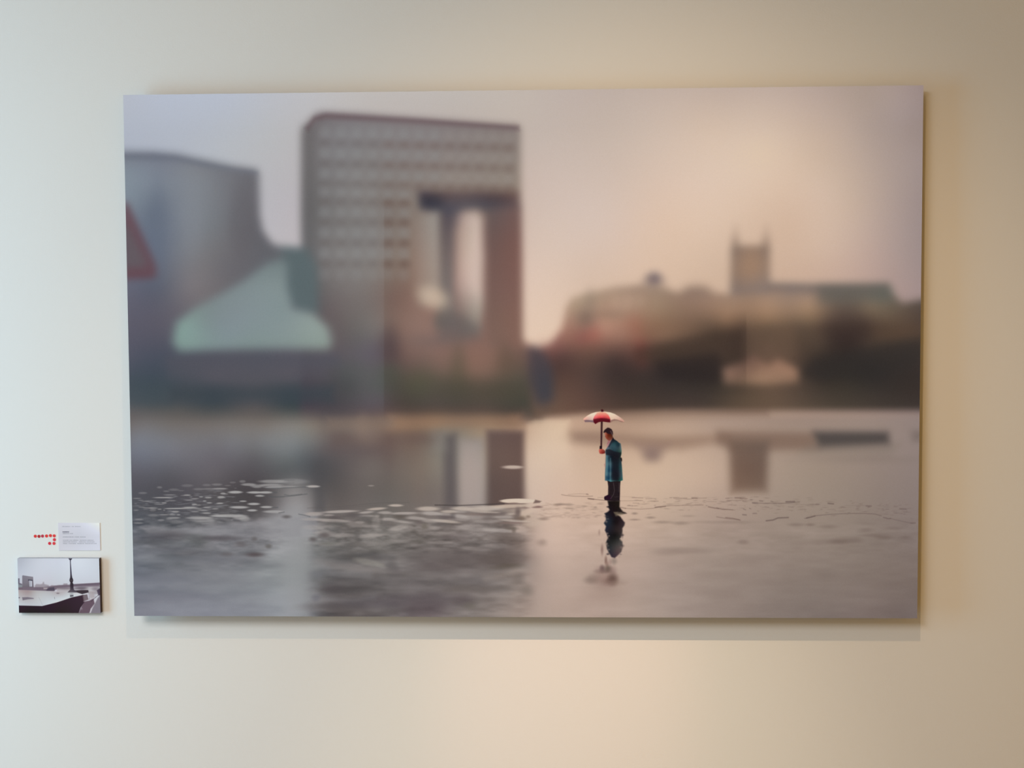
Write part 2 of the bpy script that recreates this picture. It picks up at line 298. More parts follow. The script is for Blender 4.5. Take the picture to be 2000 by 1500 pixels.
    # window grid of the facade
    for r in range(8):
        for k in range(14):
            x = 634 + k * (31.5 - k * .14); yl = 259 + r * 40.3 + (k * .85 if r < 4 else k * .2) - (6 if r > 2 else 0)
            if (r >= 3 and x > 806) or x > 1006: continue
            dk = (104,96,95) if x < 744 else (103,83,77)
            c.dash(x, yl, 11, 11, (146,148,149) if x < 860 else (152,144,140), .30 if r < 7 else .18, .98)
            if r < 7: c.dash(x + 1, yl + 20, 11, 9, dk, .28 if x < 744 else (.42 if r > 2 else .26), .98)
    # faint tonal steps: haze reflected in the gloss, painted into the print
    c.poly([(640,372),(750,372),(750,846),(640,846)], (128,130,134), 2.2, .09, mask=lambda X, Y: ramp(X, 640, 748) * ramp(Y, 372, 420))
    c.poly([(750,384),(830,384),(830,846),(750,846)], (80,56,44), 2.2, .10, mask=lambda X, Y: (1 - ramp(X, 750, 830)) * ramp(Y, 384, 420))
    c.poly([(1410,600),(1457.5,600),(1457.5,800),(1410,800)], (40,30,28), 2.2, .15, mask=lambda X, Y: ramp(X, 1410, 1457) * ramp(Y, 600, 640) * (1 - ramp(Y, 700, 790)))
    # ---- water: large-scale tones
    wat = T([(250,812,104,98,97),(400,812,108,101,98),(520,812,116,107,101),(640,806,96,90,88),(700,804,100,88,82),(800,804,106,86,74),(900,804,112,90,76),(1000,804,98,76,66),(250,830,112,106,104),(400,830,116,109,104),(520,832,122,115,109),(330,838,114,110,108),(460,840,120,116,113),(620,825,130,117,105),(700,830,134,119,108),(780,825,148,122,100),(850,825,152,124,98),(950,825,150,126,104),(1010,825,140,110,90),(1040,835,190,160,138),
        (270,858,121,125,134),(330,858,119,121,127),(400,860,117,117,121),(460,860,122,123,127),(520,862,125,127,130),(570,868,125,128,131),(620,862,116,113,112),(600,850,124,124,120),(260,885,112,116,127),(340,880,118,118,125),(420,890,104,100,106),(500,890,98,96,98),(560,890,112,116,116),(600,890,92,95,98),
        (260,930,92,90,98),(330,930,88,87,92),(420,925,102,98,102),(500,930,84,80,84),(560,925,84,86,88),(605,930,80,80,83),(260,980,82,84,90),(350,980,82,80,86),(450,980,78,75,76),(520,990,78,74,75),(260,1030,92,96,104),(350,1030,92,94,98),
        (575,955,146,142,140),(580,1000,152,150,152),(560,1040,150,149,152),(590,1080,143,145,145),(590,1140,140,142,144),(595,1190,137,139,142),(450,1040,118,118,122),(520,1030,138,136,138),(300,1070,108,110,115),(400,1070,110,110,114),(500,1080,126,126,129),
        (280,1120,116,121,130),(400,1120,120,122,127),(500,1130,128,131,135),(280,1180,123,126,136),(400,1180,127,129,137),(500,1180,130,132,138),
        (640,860,104,94,92),(700,870,104,94,92),(760,860,106,88,82),(820,860,112,94,84),(640,900,86,84,86),(640,960,90,86,85),(700,920,108,100,97),(800,920,118,107,98),(750,970,103,98,94),(840,900,132,121,109),(840,960,116,106,100),(860,850,120,118,112),
        (640,1000,104,98,96),(700,1000,112,105,102),(800,1000,116,108,103),(900,1000,128,117,112),(980,1000,134,122,115),(640,1060,118,116,114),(740,1060,116,112,108),(840,1060,118,111,107),(940,1060,116,108,104),(1000,1050,120,108,103),
        (640,1110,110,108,109),(740,1120,104,99,98),(840,1100,106,98,97),(940,1100,108,99,96),(1000,1100,108,97,93),(640,1160,96,92,92),(740,1150,104,99,98),(840,1140,114,108,106),(920,1140,112,104,102),(1000,1140,128,118,112),(640,1195,94,89,89),(760,1195,98,92,91),
        (840,1180,98,88,90),(900,1195,128,120,116),(960,1170,122,112,107),(1020,1190,152,136,127),(1040,900,212,188,168),(1060,860,214,188,164),(1050,950,208,184,166),(1060,1000,206,181,163),(1045,1060,190,167,154),(1080,1100,190,167,153),(1050,1150,172,152,141),(1080,1195,168,148,136),
        (1120,840,200,168,144),(1120,900,207,180,158),(1120,960,209,181,160),(1120,1020,202,175,157),(1150,1100,186,163,149),(1150,1190,168,147,135),(1230,1000,200,173,153),(1230,1060,190,166,150),(1230,1120,178,156,143),(1240,1190,164,145,133),(1230,930,208,180,155),(1230,850,186,156,134),
        (1300,830,184,156,135),(1300,930,205,178,155),(1300,1000,190,166,147),(1300,1100,172,152,140),(1310,1190,156,139,129),(1400,830,172,148,132),(1390,930,194,168,148),(1400,1000,172,150,136),(1400,1080,160,142,130),(1400,1190,142,126,117),
        (1500,825,160,138,124),(1530,920,164,145,130),(1500,1000,158,140,127),(1500,1100,148,132,122),(1500,1190,131,117,109),(1600,825,154,134,122),(1600,930,155,138,124),(1600,1010,150,134,122),(1600,1080,142,127,117),(1600,1190,122,109,102),
        (1700,825,152,134,124),(1700,930,146,130,120),(1700,1050,136,122,113),(1700,1130,130,116,108),(1700,1195,117,103,97),(1790,830,142,126,120),(1790,930,136,121,115),(1790,1050,127,113,107),(1790,1130,122,108,101),(1790,1200,108,95,90)])
    c.poly([(180,808),(700,810),(1020,808),(1020,1300),(180,1300)], wat, 26); c.poly([(1000,815),(1060,822),(1140,812),(1300,808),(1840,807),(1840,1300),(1000,1300)], wat, 17)
    # mirror of the arch building
    c.poly([(606,862),(660,842),(1024,842),(1026,990),(1000,1000),(900,1000),(616,1000),(613,940)], wat, 5, .0)
    c.poly([(612,900),(632,895),(636,1000),(614,1000)], (80,78,80), 9, .6)
    c.poly([(866,850),(892,846),(894,990),(868,990)], (90,83,84), 11, .8)
    c.poly([(898,858),(944,858),(946,990),(898,990)], T([(920,860,140,132,128),(920,880,156,146,140),(920,920,168,155,148),(920,985,162,151,146)]), 11, .95)
    c.poly([(950,840),(1024,842),(1025,990),(952,990)], T([(970,850,104,86,82),(1010,850,100,80,76),(985,900,110,90,82),(1010,940,98,80,75),(960,940,94,80,76),(985,988,94,78,74)]), 7, .96)
    c.poly([(650,846),(860,843),(862,866),(650,872)], (100,84,80), 10, .45)
    c.poly([(842,842),(870,842),(874,880),(850,880)], (134,128,120), 12, .5)
    c.poly([(1030,830),(1046,822),(1112,822),(1112,985),(1034,1000)], T([(1035,840,204,176,152),(1070,840,214,188,162),(1050,900,213,189,168),(1090,930,210,184,164),(1050,980,207,183,166),(1100,980,209,181,162)]), 8, .85)
    for x,y,rx,ry,col,al in [(730,915,22,22,(122,116,110),.3),(785,905,16,40,(124,114,106),.3),(820,925,16,50,(128,112,102),.3),(690,880,60,10,(98,86,86),.35),(720,850,24,16,(140,124,114),.35),(708,830,12,20,(142,122,108),.3)]:
        c.dash(x,y,rx,ry,col,al,.9)
    # mirrored far bank and church tower
    for pts,col,b,al in [([(1112,842),(1180,842),(1250,850),(1300,852),(1420,848),(1430,860),(1330,878),(1240,872),(1180,870),(1120,862)],(150,122,104),12,.8),
        ([(1190,800),(1500,795),(1500,812),(1190,822)],(96,74,62),12,.3),
        ([(1400,842),(1590,846),(1600,878),(1430,882),(1400,866)],(122,98,84),11,.75),([(1588,843),(1735,844),(1738,868),(1600,875)],(72,66,64),9,.9),
        ([(1580,868),(1760,866),(1740,890),(1560,886)],(124,112,102),10,.4),([(1424,860),(1502,862),(1498,960),(1428,962)],T([(1440,870,112,92,80),(1490,880,106,88,78),(1465,920,106,84,72),(1465,955,116,94,80)]),12,.9),
        ([(1780,842),(1812,842),(1812,862),(1782,862)],(106,94,88),8,.6),([(1240,866),(1310,866),(1286,900),(1262,900)],(138,112,102),12,.6)]:
        c.poly(pts,col,b,al)
    c.dash(1274,888,14,12,(120,100,96),.5,.9); c.dash(1145,856,34,12,(140,114,100),.35,.9)
    c.dash(1700,898,110,5,(122,108,100),.35,.9)
    c.blur(1060, 826, 1810, 966, 4.2, 10); c.poly([(760,812),(1010,812),(1022,832),(760,838)], (154,122,98), 13, .5); c.poly([(640,816),(770,814),(770,838),(640,840)], (132,115,103), 12, .5)
    c.poly([(902,862),(938,862),(941,990),(902,990)], (170,154,146), 10, .45); c.poly([(956,846),(1020,846),(1020,990),(958,990)], (98,79,73), 6, .4)
    c.blur(590, 838, 1060, 985, 3.6, 6); c.blur(234, 822, 1810, 992, 2.0, 6)
    # ---- near surface: blurred foam texture (procedural), stronger at the left and below the arch mirror
    sl = c.box(234, 985, 1810, 1216); X, Y = sl[2], sl[3]
    n1 = noise(X, Y, 70, 17, 5, 3); n2 = noise(X, Y, 26, 7, 31, 2); n3 = noise(X, Y, 10, 3.2, 57, 2)
    zone = (1 - ramp(X, 1015, 1060)) * ramp(Y, 990, 1030); col_lit = ramp(X, 545, 575) * (1 - ramp(X, 592, 622)); zone = zone * (1 - .75 * col_lit)
    near = 1 - ramp(Y, 1050, 1110)
    lowleft = 1 - .6 * (ramp(Y, 1100, 1140) * (1 - ramp(X, 560, 620)))
    d = ((n1 - .5) * 62 * lowleft + (n2 - .5) * 44 * near + (n3 - .5) * 22 * near * near) * zone
    rz = ramp(X, 1040, 1120) * ramp(Y, 1000, 1030)
    d = d + ((n1 - .5) * 13 + (n2 - .5) * 9 * near) * rz
    c.a[sl[0], sl[1]] += d[..., None] * np.array([1, .97, .95], np.float32)
    W = (166,163,163); D = (80,77,78)
    # left bank of foam
    c.poly([(275,1030),(300,1028),(335,1033),(375,1030),(440,1022),(500,1017),(560,1010),(620,1005),(620,1040),(560,1052),(440,1052),(380,1046),(290,1042)], (140,139,143), 5, .6)
    c.poly([(520,1012),(545,1000),(560,985),(590,985),(605,1040),(600,1200),(560,1200),(540,1050)], (150,150,152), 16, .45)
    for x,y,rx,ry,col,al in [(310,1050,30,12,(86,84,90),.6),(345,1045,24,9,(84,80,84),.5),(385,1052,24,9,(90,92,92),.5),(390,1062,16,8,(88,90,90),.4),(430,1051,34,5,(86,82,86),.75),(265,1052,22,8,(96,98,106),.4),(290,1058,50,5,(86,88,92),.5),
        (470,1060,10,3,(100,94,96),.6),(497,1052,5,4,(104,100,100),.7),(525,1067,6,4,(96,92,90),.7),(471,1065,11,3,(98,92,94),.5),(498,1083,16,4,(86,78,80),.9),(443,1082,12,4,(100,96,98),.7),(366,1080,22,5,(100,98,102),.5),(330,1072,40,6,(98,98,104),.5),
        (290,1077,40,5,(100,104,112),.4),(430,1092,60,8,(112,112,118),.35),(560,1009,8,3,(96,92,92),.8),(470,1040,20,3,(112,110,114),.4),(380,1092,60,6,(116,118,124),.35),(310,1130,60,12,(112,114,124),.4),(340,1165,60,10,(116,116,126),.4),
        (450,1150,60,8,(138,142,146),.3),(520,1170,60,9,(140,142,146),.3),(300,1092,50,7,(124,128,134),.35),(560,1120,60,30,(144,148,148),.3),(420,1037,60,5,(140,140,144),.4),(350,1062,30,6,(124,126,130),.4)]:
        c.dash(x,y,rx,ry,col,al,.8)
    rg = np.random.default_rng(12)
    for k in range(420):
        x, y = rg.uniform(256, 470), rg.uniform(950, 1024)
        if y > 955 + (x - 250) * .28 + 30 or y < 985 - (x - 240) * .16: continue
        c.dash(x, y, rg.uniform(2, 9), rg.uniform(.5, 1.3), (138,138,142) if rg.random() < .65 else (70,68,72), rg.uniform(.15, .5), .6, rg.normal() * .04)
    # floating flakes, left field
    for x,y,rx,ry,al in [(460,961,13.5,3,1),(498,961.5,15,2.6,1),(519,961.5,13,2.6,1),(508,968,9,2.2,1),(475,978.6,7,1.6,1),(496,984,11.5,2.6,1),(467.5,990.5,17.5,2.8,1),(521,990,11.5,2.4,1),(493,996.5,9.5,2.3,1),(535,999,20,3,.85),
        (430,982.6,6.5,1.5,1),(409,981.8,5,1.2,.9),(432,971,7,2.6,.8),(432,970,6,1.5,.8),(436,963.5,5,2.2,.85),(441,964.5,5,1.2,.6),(318,971.5,18,1.3,.9),(332,970.5,10,1,.5),(332,966.3,12,1.2,.6),(366,966.7,7,1.5,.9),(358,967.5,5,.8,.5),
        (370,976.5,7,1,.8),(381,973.5,8,1,.7),(393,970,4,1.2,.9),(407,971.5,6.5,1.8,.8),(400,978,3.5,1.2,.9),(380,985,5,1.8,.9),(388,986,5,1.2,.7),(405,990.5,7.5,1.4,.9),(421,993.4,6,1.2,.8),(387,993,8,1.2,.7),(396,996,10,1.5,.6),(381,999,8,1.2,.7),(404,1001.8,8,1.8,.85),
        (343,998.8,7.5,1.6,.9),(361,992.5,22,1.5,.8),(340,992.8,18,1.3,.9),(372,990.5,14,1.4,.9),(330,993,8,.8,.7),(336,977.5,8,1,.7),(326,978.8,4,.8,.6),(321,981.8,5,1.6,.8),(312,984.5,10,.9,.6),(308,982,7,.7,.5),(297,981,6,.8,.5),(285,978.5,9,1,.6),(300,978,6,.8,.5),
        (275,976.5,5,.8,.6),(268,973,8,1.2,.55),(277,990,6,1,.6),(290,991.5,10,1,.6),(300,992,8,2.5,.5),(299,996,6,3,.35),(312,994,4,1.2,.8),(321,996,2,.8,.8),(300,1006,10,3,.35),(321,1005,11,1.3,.6),(337,1005,6,1.8,.6),(349,1005,3.5,1.4,.7),(339,1011,12,2.2,.6),(331,1013,6,2,.35),
        (345,1019,12,4,.3),(315,1015.5,6,2.5,.45),(272,1014,8,2,.5),(270,1021,10,2,.45),(266,996,5,1.4,.5),(391,1011,25,3,.8),(398,1015,24,5,.45),(400,1020,20,5,.25),(447,1007,32,3.2,.9),(470,1010,14,5,.7),(478,1013,10,5,.5),(428,1007,14,2.2,.7),
        (279,962.5,8,2.2,.4),(312,951.5,5,2.4,.4),(340,956,10,2.6,.28),(366,948,11,3,.24),(388,955,10,2.5,.3),(408,954.5,12,1.5,.45),(430,954.2,14,1.8,.75),(424,946,10,2.5,.35),(404,947,8,2.5,.3),(325,959,6,1.5,.4),(354,958,6,1.2,.3),
        (474,940,6,3,.45),(486,946,14,3,.7),(503,949,14,3,.6),(502,951.5,8,2,.4),(533,940,26,3.8,.65),(530,947,22,3,.7),(535,951.5,18,2.4,.75),(560,950,20,2,.5),(612,949.8,12,2.4,.9),(606,950,6,1.6,.7),(455,942,6,2,.3),(445,948,6,1.5,.3),(570,940,30,6,.35)]:
        c.dash(x,y,rx,ry*.86,(166,164,163),al*(.95 if rx > 9 else .85),.4)
    for P,w,al in [([(520,953.5),(560,952.5),(602,951)],1.2,.7),([(528,970),(550,970),(575,968),(600,964.5)],1.3,.75),([(512,966.5),(530,971),(556,970)],1,.6),([(556,966),(566,967.5),(590,965)],1.6,.6),([(533,961),(541,961.5)],2.2,.6),([(532,991),(543,991)],2,.6),([(545,1001.5),(556,999.5)],1.4,.7),
        ([(545,945),(575,943)],1,.4),([(556,938),(575,937)],1,.35),([(584,1004),(596,1006),(606,1009)],1.6,.6)]:
        c.line(P,w,(84,86,88),al,1)
    # flakes under the arch mirror
    F = (178,168,162); G = (188,174,163)
    for x,y,rx,ry,col,al,ti in [(614,1003.5,17,4,F,.75,0),(664,999,34,2.8,F,.95,-.04),(643,1006,10,2,F,.6,0),(650,1016.5,34,3.5,F,.8,.05),(610,1014,20,3,F,.45,0),(716,1000.5,14,2.4,F,.85,-.08),(717,1007.5,15,2.2,F,.6,0),(736,993.6,18,2.7,G,.95,-.07),
        (773.5,987,13.5,2.6,G,1,0),(752,1001,13,3,F,.8,0),(738,1008,5,2.6,F,.4,0),(790,1002.4,27,2.8,F,.9,-.02),(757,1014,16,3,F,.75,.02),(783,1018.5,20,2.6,F,.7,.1),(836.5,993.5,21.5,4.6,G,1,0),(843,1002.5,19,4,F,.9,.03),(868,1004.5,14,3,F,.6,.05),
        (812,1012,20,3.4,F,.75,.05),(870,1018,28,3.2,G,.9,.09),(840,1017,20,4,F,.55,.05),(878,999,16,3,G,.9,0),(899,999.5,12,2.6,F,.55,0),(905,993.5,22,4,G,1,.04),(935,996,24,5,G,.8,.05),(957,992,30,4.6,G,1,0),(1000,988,36,4,(206,186,168),.9,-.04),
        (897,1008,16,3.6,F,.8,.05),(925,1010,24,5,F,.55,0),(905,1014,12,4,F,.4,0),(960,1001,22,1.6,G,.8,.02),(990,1004,20,2.2,G,.7,0),(985,1010,26,3,F,.6,0),(1030,1000,16,5,(204,182,164),.8,-.2),(1026,1008,14,4,(198,178,160),.8,-.1),(1005,1017,30,2.6,G,.75,.07),(950,1018,30,4,F,.5,0),
        (925,1030,36,6,F,.4,0),(980,1036,40,4,F,.7,.06),(1015,1034,16,7,(190,170,158),.75,0),(1040,1020,20,10,(196,175,158),.6,0),(778,1031,18,5,F,.6,-.2),(800,1031,10,5,F,.35,.1),(850,1031,12,4,F,.45,.05),(850,1042,26,4,F,.35,0),(818,1032,8,5,F,.3,0),
        (730,1045,26,3.4,F,.55,-.02),(710,1048,10,3,F,.3,0),(665,1045,30,4,F,.35,0),(700,1024,24,6,F,.35,0),(735,1020,8,14,F,.3,0),(726,1028,16,3,F,.3,0),(703,1020,9,3,F,.45,0),(612,1030,20,5,F,.35,0),(600,1038,12,14,(160,160,162),.4,0),(634,1040,18,5,F,.3,0),(650,1027,16,3,F,.25,0),
        (770,1057,26,4,F,.25,0),(860,1059,30,3,F,.32,0),(640,1062,26,4,F,.25,0),(720,1062,30,5,F,.22,0),(850,1073,36,4,F,.2,0),(930,1072,30,4,F,.32,.08),(970,1066,26,5,F,.28,0),(955,1050,12,5,F,.25,0),(720,1098,26,7,(148,144,136),.55,.2),(745,1105,12,4,(150,146,138),.4,.2),
        (1000,948,1,1,F,0,0),(1001.5,912.5,20,4,(190,170,158),.85,.01),(1003,912,16,2.4,(206,188,172),.7,0),(725,948.5,6,1.6,(160,150,144),.7,0),(612,949.6,12,2.4,F,.6,0)]:
        c.dash(x,y,rx,ry*.92,col,al*.88,.45,ti)
    c.dash(1012.5,978.4,35.5,4.6,(212,194,176),1,.16); c.dash(1004,982.6,9,1.3,(140,118,108),.8,.6); c.dash(1000,984,20,1.2,(150,128,118),.5,.7)
    c.poly([(1046,976),(1058,979),(1054,982),(1042,983)], (108,88,82), 1.6, .85); c.dash(990,984,30,1,(96,80,76),.5,.7)
    c.line([(850,986.2),(900,987),(940,985.6),(985,984)], 1.4, (62,56,55), .85, 1.3)
    c.line([(600,992),(660,990),(740,982),(800,981)], .7, (88,84,82), .6, .8); c.line([(660,993),(740,986)], .7, (90,86,84), .5, .8)
    for x,y,rx,ry,col,al in [(960,1004,24,2.4,(104,92,88),.7),(1012,1000,5,8,(104,90,86),.8),(1018,1012,8,4,(116,98,86),.8),(1008,1010,7,5,(110,96,90),.7),(982,1003,8,3,(100,88,86),.6),(955,1012,12,4,(120,108,104),.5),(930,1005,16,2.4,(128,112,106),.6),(1052,990,7,2,(120,92,86),.85),(1044,991,5,1.4,(120,96,90),.6),(1028,992,6,1,(130,108,100),.7),
        (1032,1009,4,2.4,(140,120,106),.8),(1000,1021,24,1.6,(126,106,100),.8),(1000,1032,10,3,(104,94,86),.8),(1004,1036,4,5,(110,98,90),.7),(1062,1014,8,2.6,(164,140,124),.5),(1092,985,10,1.2,(160,138,122),.7),(1112,985,8,1.2,(170,146,130),.5),(1050,1060,7,5,(166,142,130),.5),(1060,1057,5,4,(166,142,130),.4),
        (1072,995,10,1.6,(184,158,142),.6),(690,1006,14,4,(88,82,82),.6),(655,1010,14,3,(92,84,84),.6),(712,1012,12,5,(96,92,90),.55),(745,1010,4,6,(96,90,86),.5),(782,1009,12,3.6,(94,86,80),.7),(764,1022,12,5,(98,90,88),.5),(870,1010,14,3.4,(92,82,84),.6),(885,1008,5,5,(88,80,80),.5),(820,1020,8,4,(98,88,86),.6),
        (860,1024,18,3,(98,92,90),.6),(830,1028,6,6,(104,96,86),.5),(655,1023,16,5,(92,90,88),.55),(655,1035,10,6,(88,86,86),.45),(634,1045,10,5,(92,84,84),.7),(612,1053,7,4,(90,84,84),.7),(698,1043,5,9,(98,94,92),.55),(645,1061,16,3,(104,104,98),.5),(875,1048,14,4,(102,92,90),.7),(820,1056,12,6,(106,100,94),.4),
        (990,1050,36,8,(104,92,86),.5),(1010,1062,16,16,(106,94,88),.4),(900,1050,14,10,(108,98,96),.4),(925,1090,90,16,(100,90,88),.45),(890,1098,26,10,(92,84,82),.4),(985,1092,36,14,(98,86,80),.5),(1000,1106,22,5,(86,76,66),.7),(975,1110,20,4,(92,82,74),.5),(855,1108,40,8,(98,88,86),.4),(715,1083,20,3,(88,86,86),.7),
        (745,1088,24,6,(94,90,90),.6),(765,1108,10,14,(92,88,88),.6),(775,1116,8,8,(88,82,84),.45),(665,1098,20,8,(98,96,96),.5),(680,1152,50,7,(78,74,74),.75),(650,1150,20,9,(80,74,76),.6),(690,1136,60,7,(98,94,94),.5),(620,1122,14,6,(112,112,116),.5),(650,1185,50,9,(86,80,80),.5),(720,1180,60,8,(86,80,84),.5),
        (760,1172,40,10,(94,86,90),.4),(850,1172,50,12,(88,80,82),.6),(830,1185,40,12,(88,78,80),.5),(900,1150,34,9,(94,86,82),.6),(905,1172,20,10,(92,82,82),.6),(918,1182,12,6,(100,94,86),.5),(960,1150,44,6,(104,96,92),.5),(1012,1132,12,10,(108,98,92),.5),(1030,1152,12,10,(118,108,100),.5),(940,1136,20,8,(104,98,98),.4),(618,1168,8,6,(100,98,106),.5)]:
        c.dash(x,y,rx,ry,col,al,.85)
    for P,w,al,col in [([(620,1096),(700,1112),(790,1120),(880,1126),(960,1118),(1030,1106)],12,.35,(142,134,130)),([(950,1130),(985,1122),(1030,1108),(1050,1100)],10,.5,(158,144,134)),([(760,1150),(840,1148),(880,1136),(960,1128)],12,.35,(128,122,120)),([(640,1170),(690,1172),(730,1166)],6,.35,(122,120,124)),([(610,1090),(650,1120),(720,1122)],12,.3,(132,132,134))]:
        c.line(P,w,col,al,9)
    # fade the lit water into the mirror's lower right edge
    c.poly([(1026,1060),(1040,1040),(1120,1030),(1120,1300),(1060,1300),(1048,1180),(1036,1120)], wat, 14, .5)
    # ---- sharp ripple lines around the figure and to the right
    K = (104,82,74)
    for P,w,al in [([(1097,966),(1104,967.5),(1120,969),(1145,969.8),(1158,969)],1.1,.7),([(1110,966),(1130,964.4),(1148,965)],1.2,.35),([(1146,965.2),(1149,965.8)],2.2,.6),([(1148,973.5),(1160,975.2),(1180,977.2),(1200,977.6)],1.3,.85),([(1150,974),(1160,975)],2.6,.7),([(1210,978.3),(1256,977.8)],.8,.55),([(1168,972),(1178,971.6)],1.4,.3),
        ([(1235,972),(1256,972.6)],1.8,.45),([(1212,970),(1240,970.4)],.8,.25),([(1262,974),(1274,974)],1.6,.4),([(1278,979),(1286,979)],1.6,.4),([(1280,975),(1282,976)],1.4,.3),([(1226,987.5),(1236,988)],2,.4),([(1237,982.5),(1248,983)],1.6,.35),([(1296,980.6),(1300,980.6)],1.2,.4),([(1213,991),(1222,993)],2.6,.5),
        ([(1222,993),(1250,994.6),(1275,993),(1288,990),(1310,987.6),(1340,987),(1374,986.6)],1.2,.6),([(1280,991),(1300,989)],2.8,.6),([(1384,990),(1396,992.4),(1404,993.4)],2.6,.6),([(1404,993.4),(1436,996.6)],1.2,.4),([(1400,1009.6),(1420,1013),(1444,1015)],2,.45),([(1316,972.8),(1332,973.4),(1342,973)],1.8,.5),
        ([(1352,973),(1362,973.4)],3,.55),([(1364,973),(1380,973)],1.4,.4),([(1418,973.4),(1424,973.4)],1.8,.5),([(1436,972.4),(1447,973)],2.8,.6),([(1447,973),(1460,974)],1.6,.5),([(1380,979.6),(1400,980)],1,.4),([(1420,976.8),(1468,978)],.8,.4),([(1466,976),(1470,976.5)],1.6,.5),([(1470,982.4),(1500,983.4),(1540,983),(1562,980.8)],1.2,.7),
        ([(1470,982.2),(1480,982.8)],2,.5),([(1484,978),(1490,979)],2.4,.5),([(1506,979),(1510,980)],2,.45),([(1536,980.4),(1552,980)],3.6,.6),([(1400,992),(1410,994.6),(1432,996)],1.6,.6),([(1497,1017.4),(1510,1016),(1520,1011.8),(1540,1011)],3,.65),([(1418,1011),(1432,1012.6),(1446,1016)],2.4,.55),
        ([(1471,1003),(1478,1003)],2.2,.5),([(1451,1005.4),(1458,1006)],2.6,.55),([(1452,994),(1457,996)],1.8,.5),([(1464,993),(1467,994)],1.8,.5),([(1494,990),(1502,991)],1.6,.35),([(1540,990),(1550,991)],1.4,.35),([(1565,986),(1600,985)],1.2,.3),([(1594,985),(1600,985)],1.8,.4),([(1618,983.4),(1628,984.4)],3.2,.6),
        ([(1572,1013),(1584,1010.6),(1594,1007.4),(1620,1005),(1650,1003.4),(1690,1003),(1710,1004.4),(1722,1008)],1.3,.7),([(1576,1012),(1592,1008)],3.4,.55),([(1726,1011),(1736,1013.4),(1740,1013)],2.2,.6),([(1740,1013),(1760,1018),(1784,1023)],1.6,.4),([(1780,1022),(1788,1022)],3,.45),([(1692,988.4),(1702,988.8)],2.8,.5),([(1650,987.6),(1690,987.6)],1,.25),
        ([(1758,994),(1770,994.6)],3,.5),([(1730,995),(1736,995)],1.8,.35),([(1618,995),(1632,995)],1.2,.25),([(1640,1063),(1660,1060),(1700,1056)],0,0)]:
        if al: c.line(P,w*.85,K if P[0][0]<1450 else (92,76,72),al*.85,.9)
    for x,y,rx,ry,al in [(1095,985,10,2,.35),(1112,986,8,1.6,.3),(1142,989,5,1.6,.3),(1163,990.6,3,1.6,.35),(1113,993,10,1.6,.25),(1108,1002,6,2,.2),(1062,1013,10,2.4,.3),(1130,1011,4,1.4,.25),(1165,1010,3,1,.15),(1240,1003,5,2,.45),(1271,1011,8,2,.4),(1240,1015,9,1.6,.4),(1295,1020,16,2.6,.3),(1330,1022,14,3,.3),(1345,1008,12,2,.2),
        (1452,1059,10,4,.3),(1640,1058,18,5,.5),(1670,1056,14,4,.3),(1710,1046,20,3,.35),(1726,1050,14,3,.4),(1690,1036,12,4,.3),(1745,1032,16,3,.3),(1555,1025,14,3,.3),(1583,1025,8,2.6,.35),(1620,1029,16,3,.25),(1770,1050,10,4,.3),(1345,1075,50,6,.22),(1300,1078,30,8,.15),(1435,1096,60,10,.1),(1060,1060,8,6,.25),(1600,1060,30,5,.2),(1420,1020,60,3,.2)]:
        c.dash(x,y,rx,ry,(104,88,80),al,.9)
    for k in range(260):
        x = rg.uniform(1225, 1788); y = rg.normal() * 8 + 980 + max(0, x - 1450) * .055
        if y < 970 + max(0, x - 1560) * .05: continue
        c.dash(x, y, rg.uniform(1.5, 7), rg.uniform(.4, 1.1), (96,78,72), rg.uniform(.06, .3), .7, rg.normal() * .05)
    for k in range(160):
        x = rg.uniform(1055, 1175); y = rg.uniform(982, 1012)
        c.dash(x, y, rg.uniform(2, 8), rg.uniform(.4, 1.4), (140,116,104), rg.uniform(.05, .22), .8, rg.normal() * .05)
    # ---- mirror image of the figure, broken up by the wet ground
    M = (30,26,26)
    c.poly([(1187,978),(1211,978),(1210.5,990),(1213,994),(1217,999),(1222,1001),(1224.5,1003),(1213,1004.5),(1206,1004.5),(1212,1009),(1217,1016),(1221,1021),(1220,1026),(1216,1032),(1216,1040),(1213,1050),(1211,1052),(1216,1058),(1217,1068),(1214,1078),(1207,1085),(1201,1090),(1195,1088),(1190,1080),(1186,1072),(1184,1060),(1188,1050),(1185,1042),(1182,1036),(1184,1028),(1180,1022),(1184,1015),(1183,1006),(1181,1003),(1187,1000),(1191,996),(1189,992),(1185,990),(1189,988)],
        T([(1195,985,26,20,20),(1208,990,30,24,22),(1195,1005,28,22,28),(1190,1018,30,38,48),(1203,1020,26,20,22),(1215,1020,46,36,40),(1188,1035,34,34,44),(1205,1035,44,36,36),(1203,1046,26,24,24),(1192,1058,34,34,34),(1210,1062,70,66,64),(1195,1070,50,50,52),(1206,1076,78,64,64),(1199,1086,56,46,54)]), 1.9)
    for k in range(30):
        y = rg.uniform(1008, 1088); sd = rg.choice([-1, 1]); x = 1200 + sd * rg.uniform(10, 16)
        c.dash(x, y, rg.uniform(1.6, 3.4), rg.uniform(1.2, 2.8), (58,50,52) if rg.random() < .55 else (170,146,130), rg.uniform(.2, .55), .9)
    c.poly([(1200,1001),(1214,1000.5),(1220,1003.5),(1210,1007.5),(1203,1008)], (140,126,104), 2.2, .6)
    c.poly([(1199,1000),(1208,999.6),(1206,1003),(1200,1002.6)], (110,98,80), 1.8, .6)
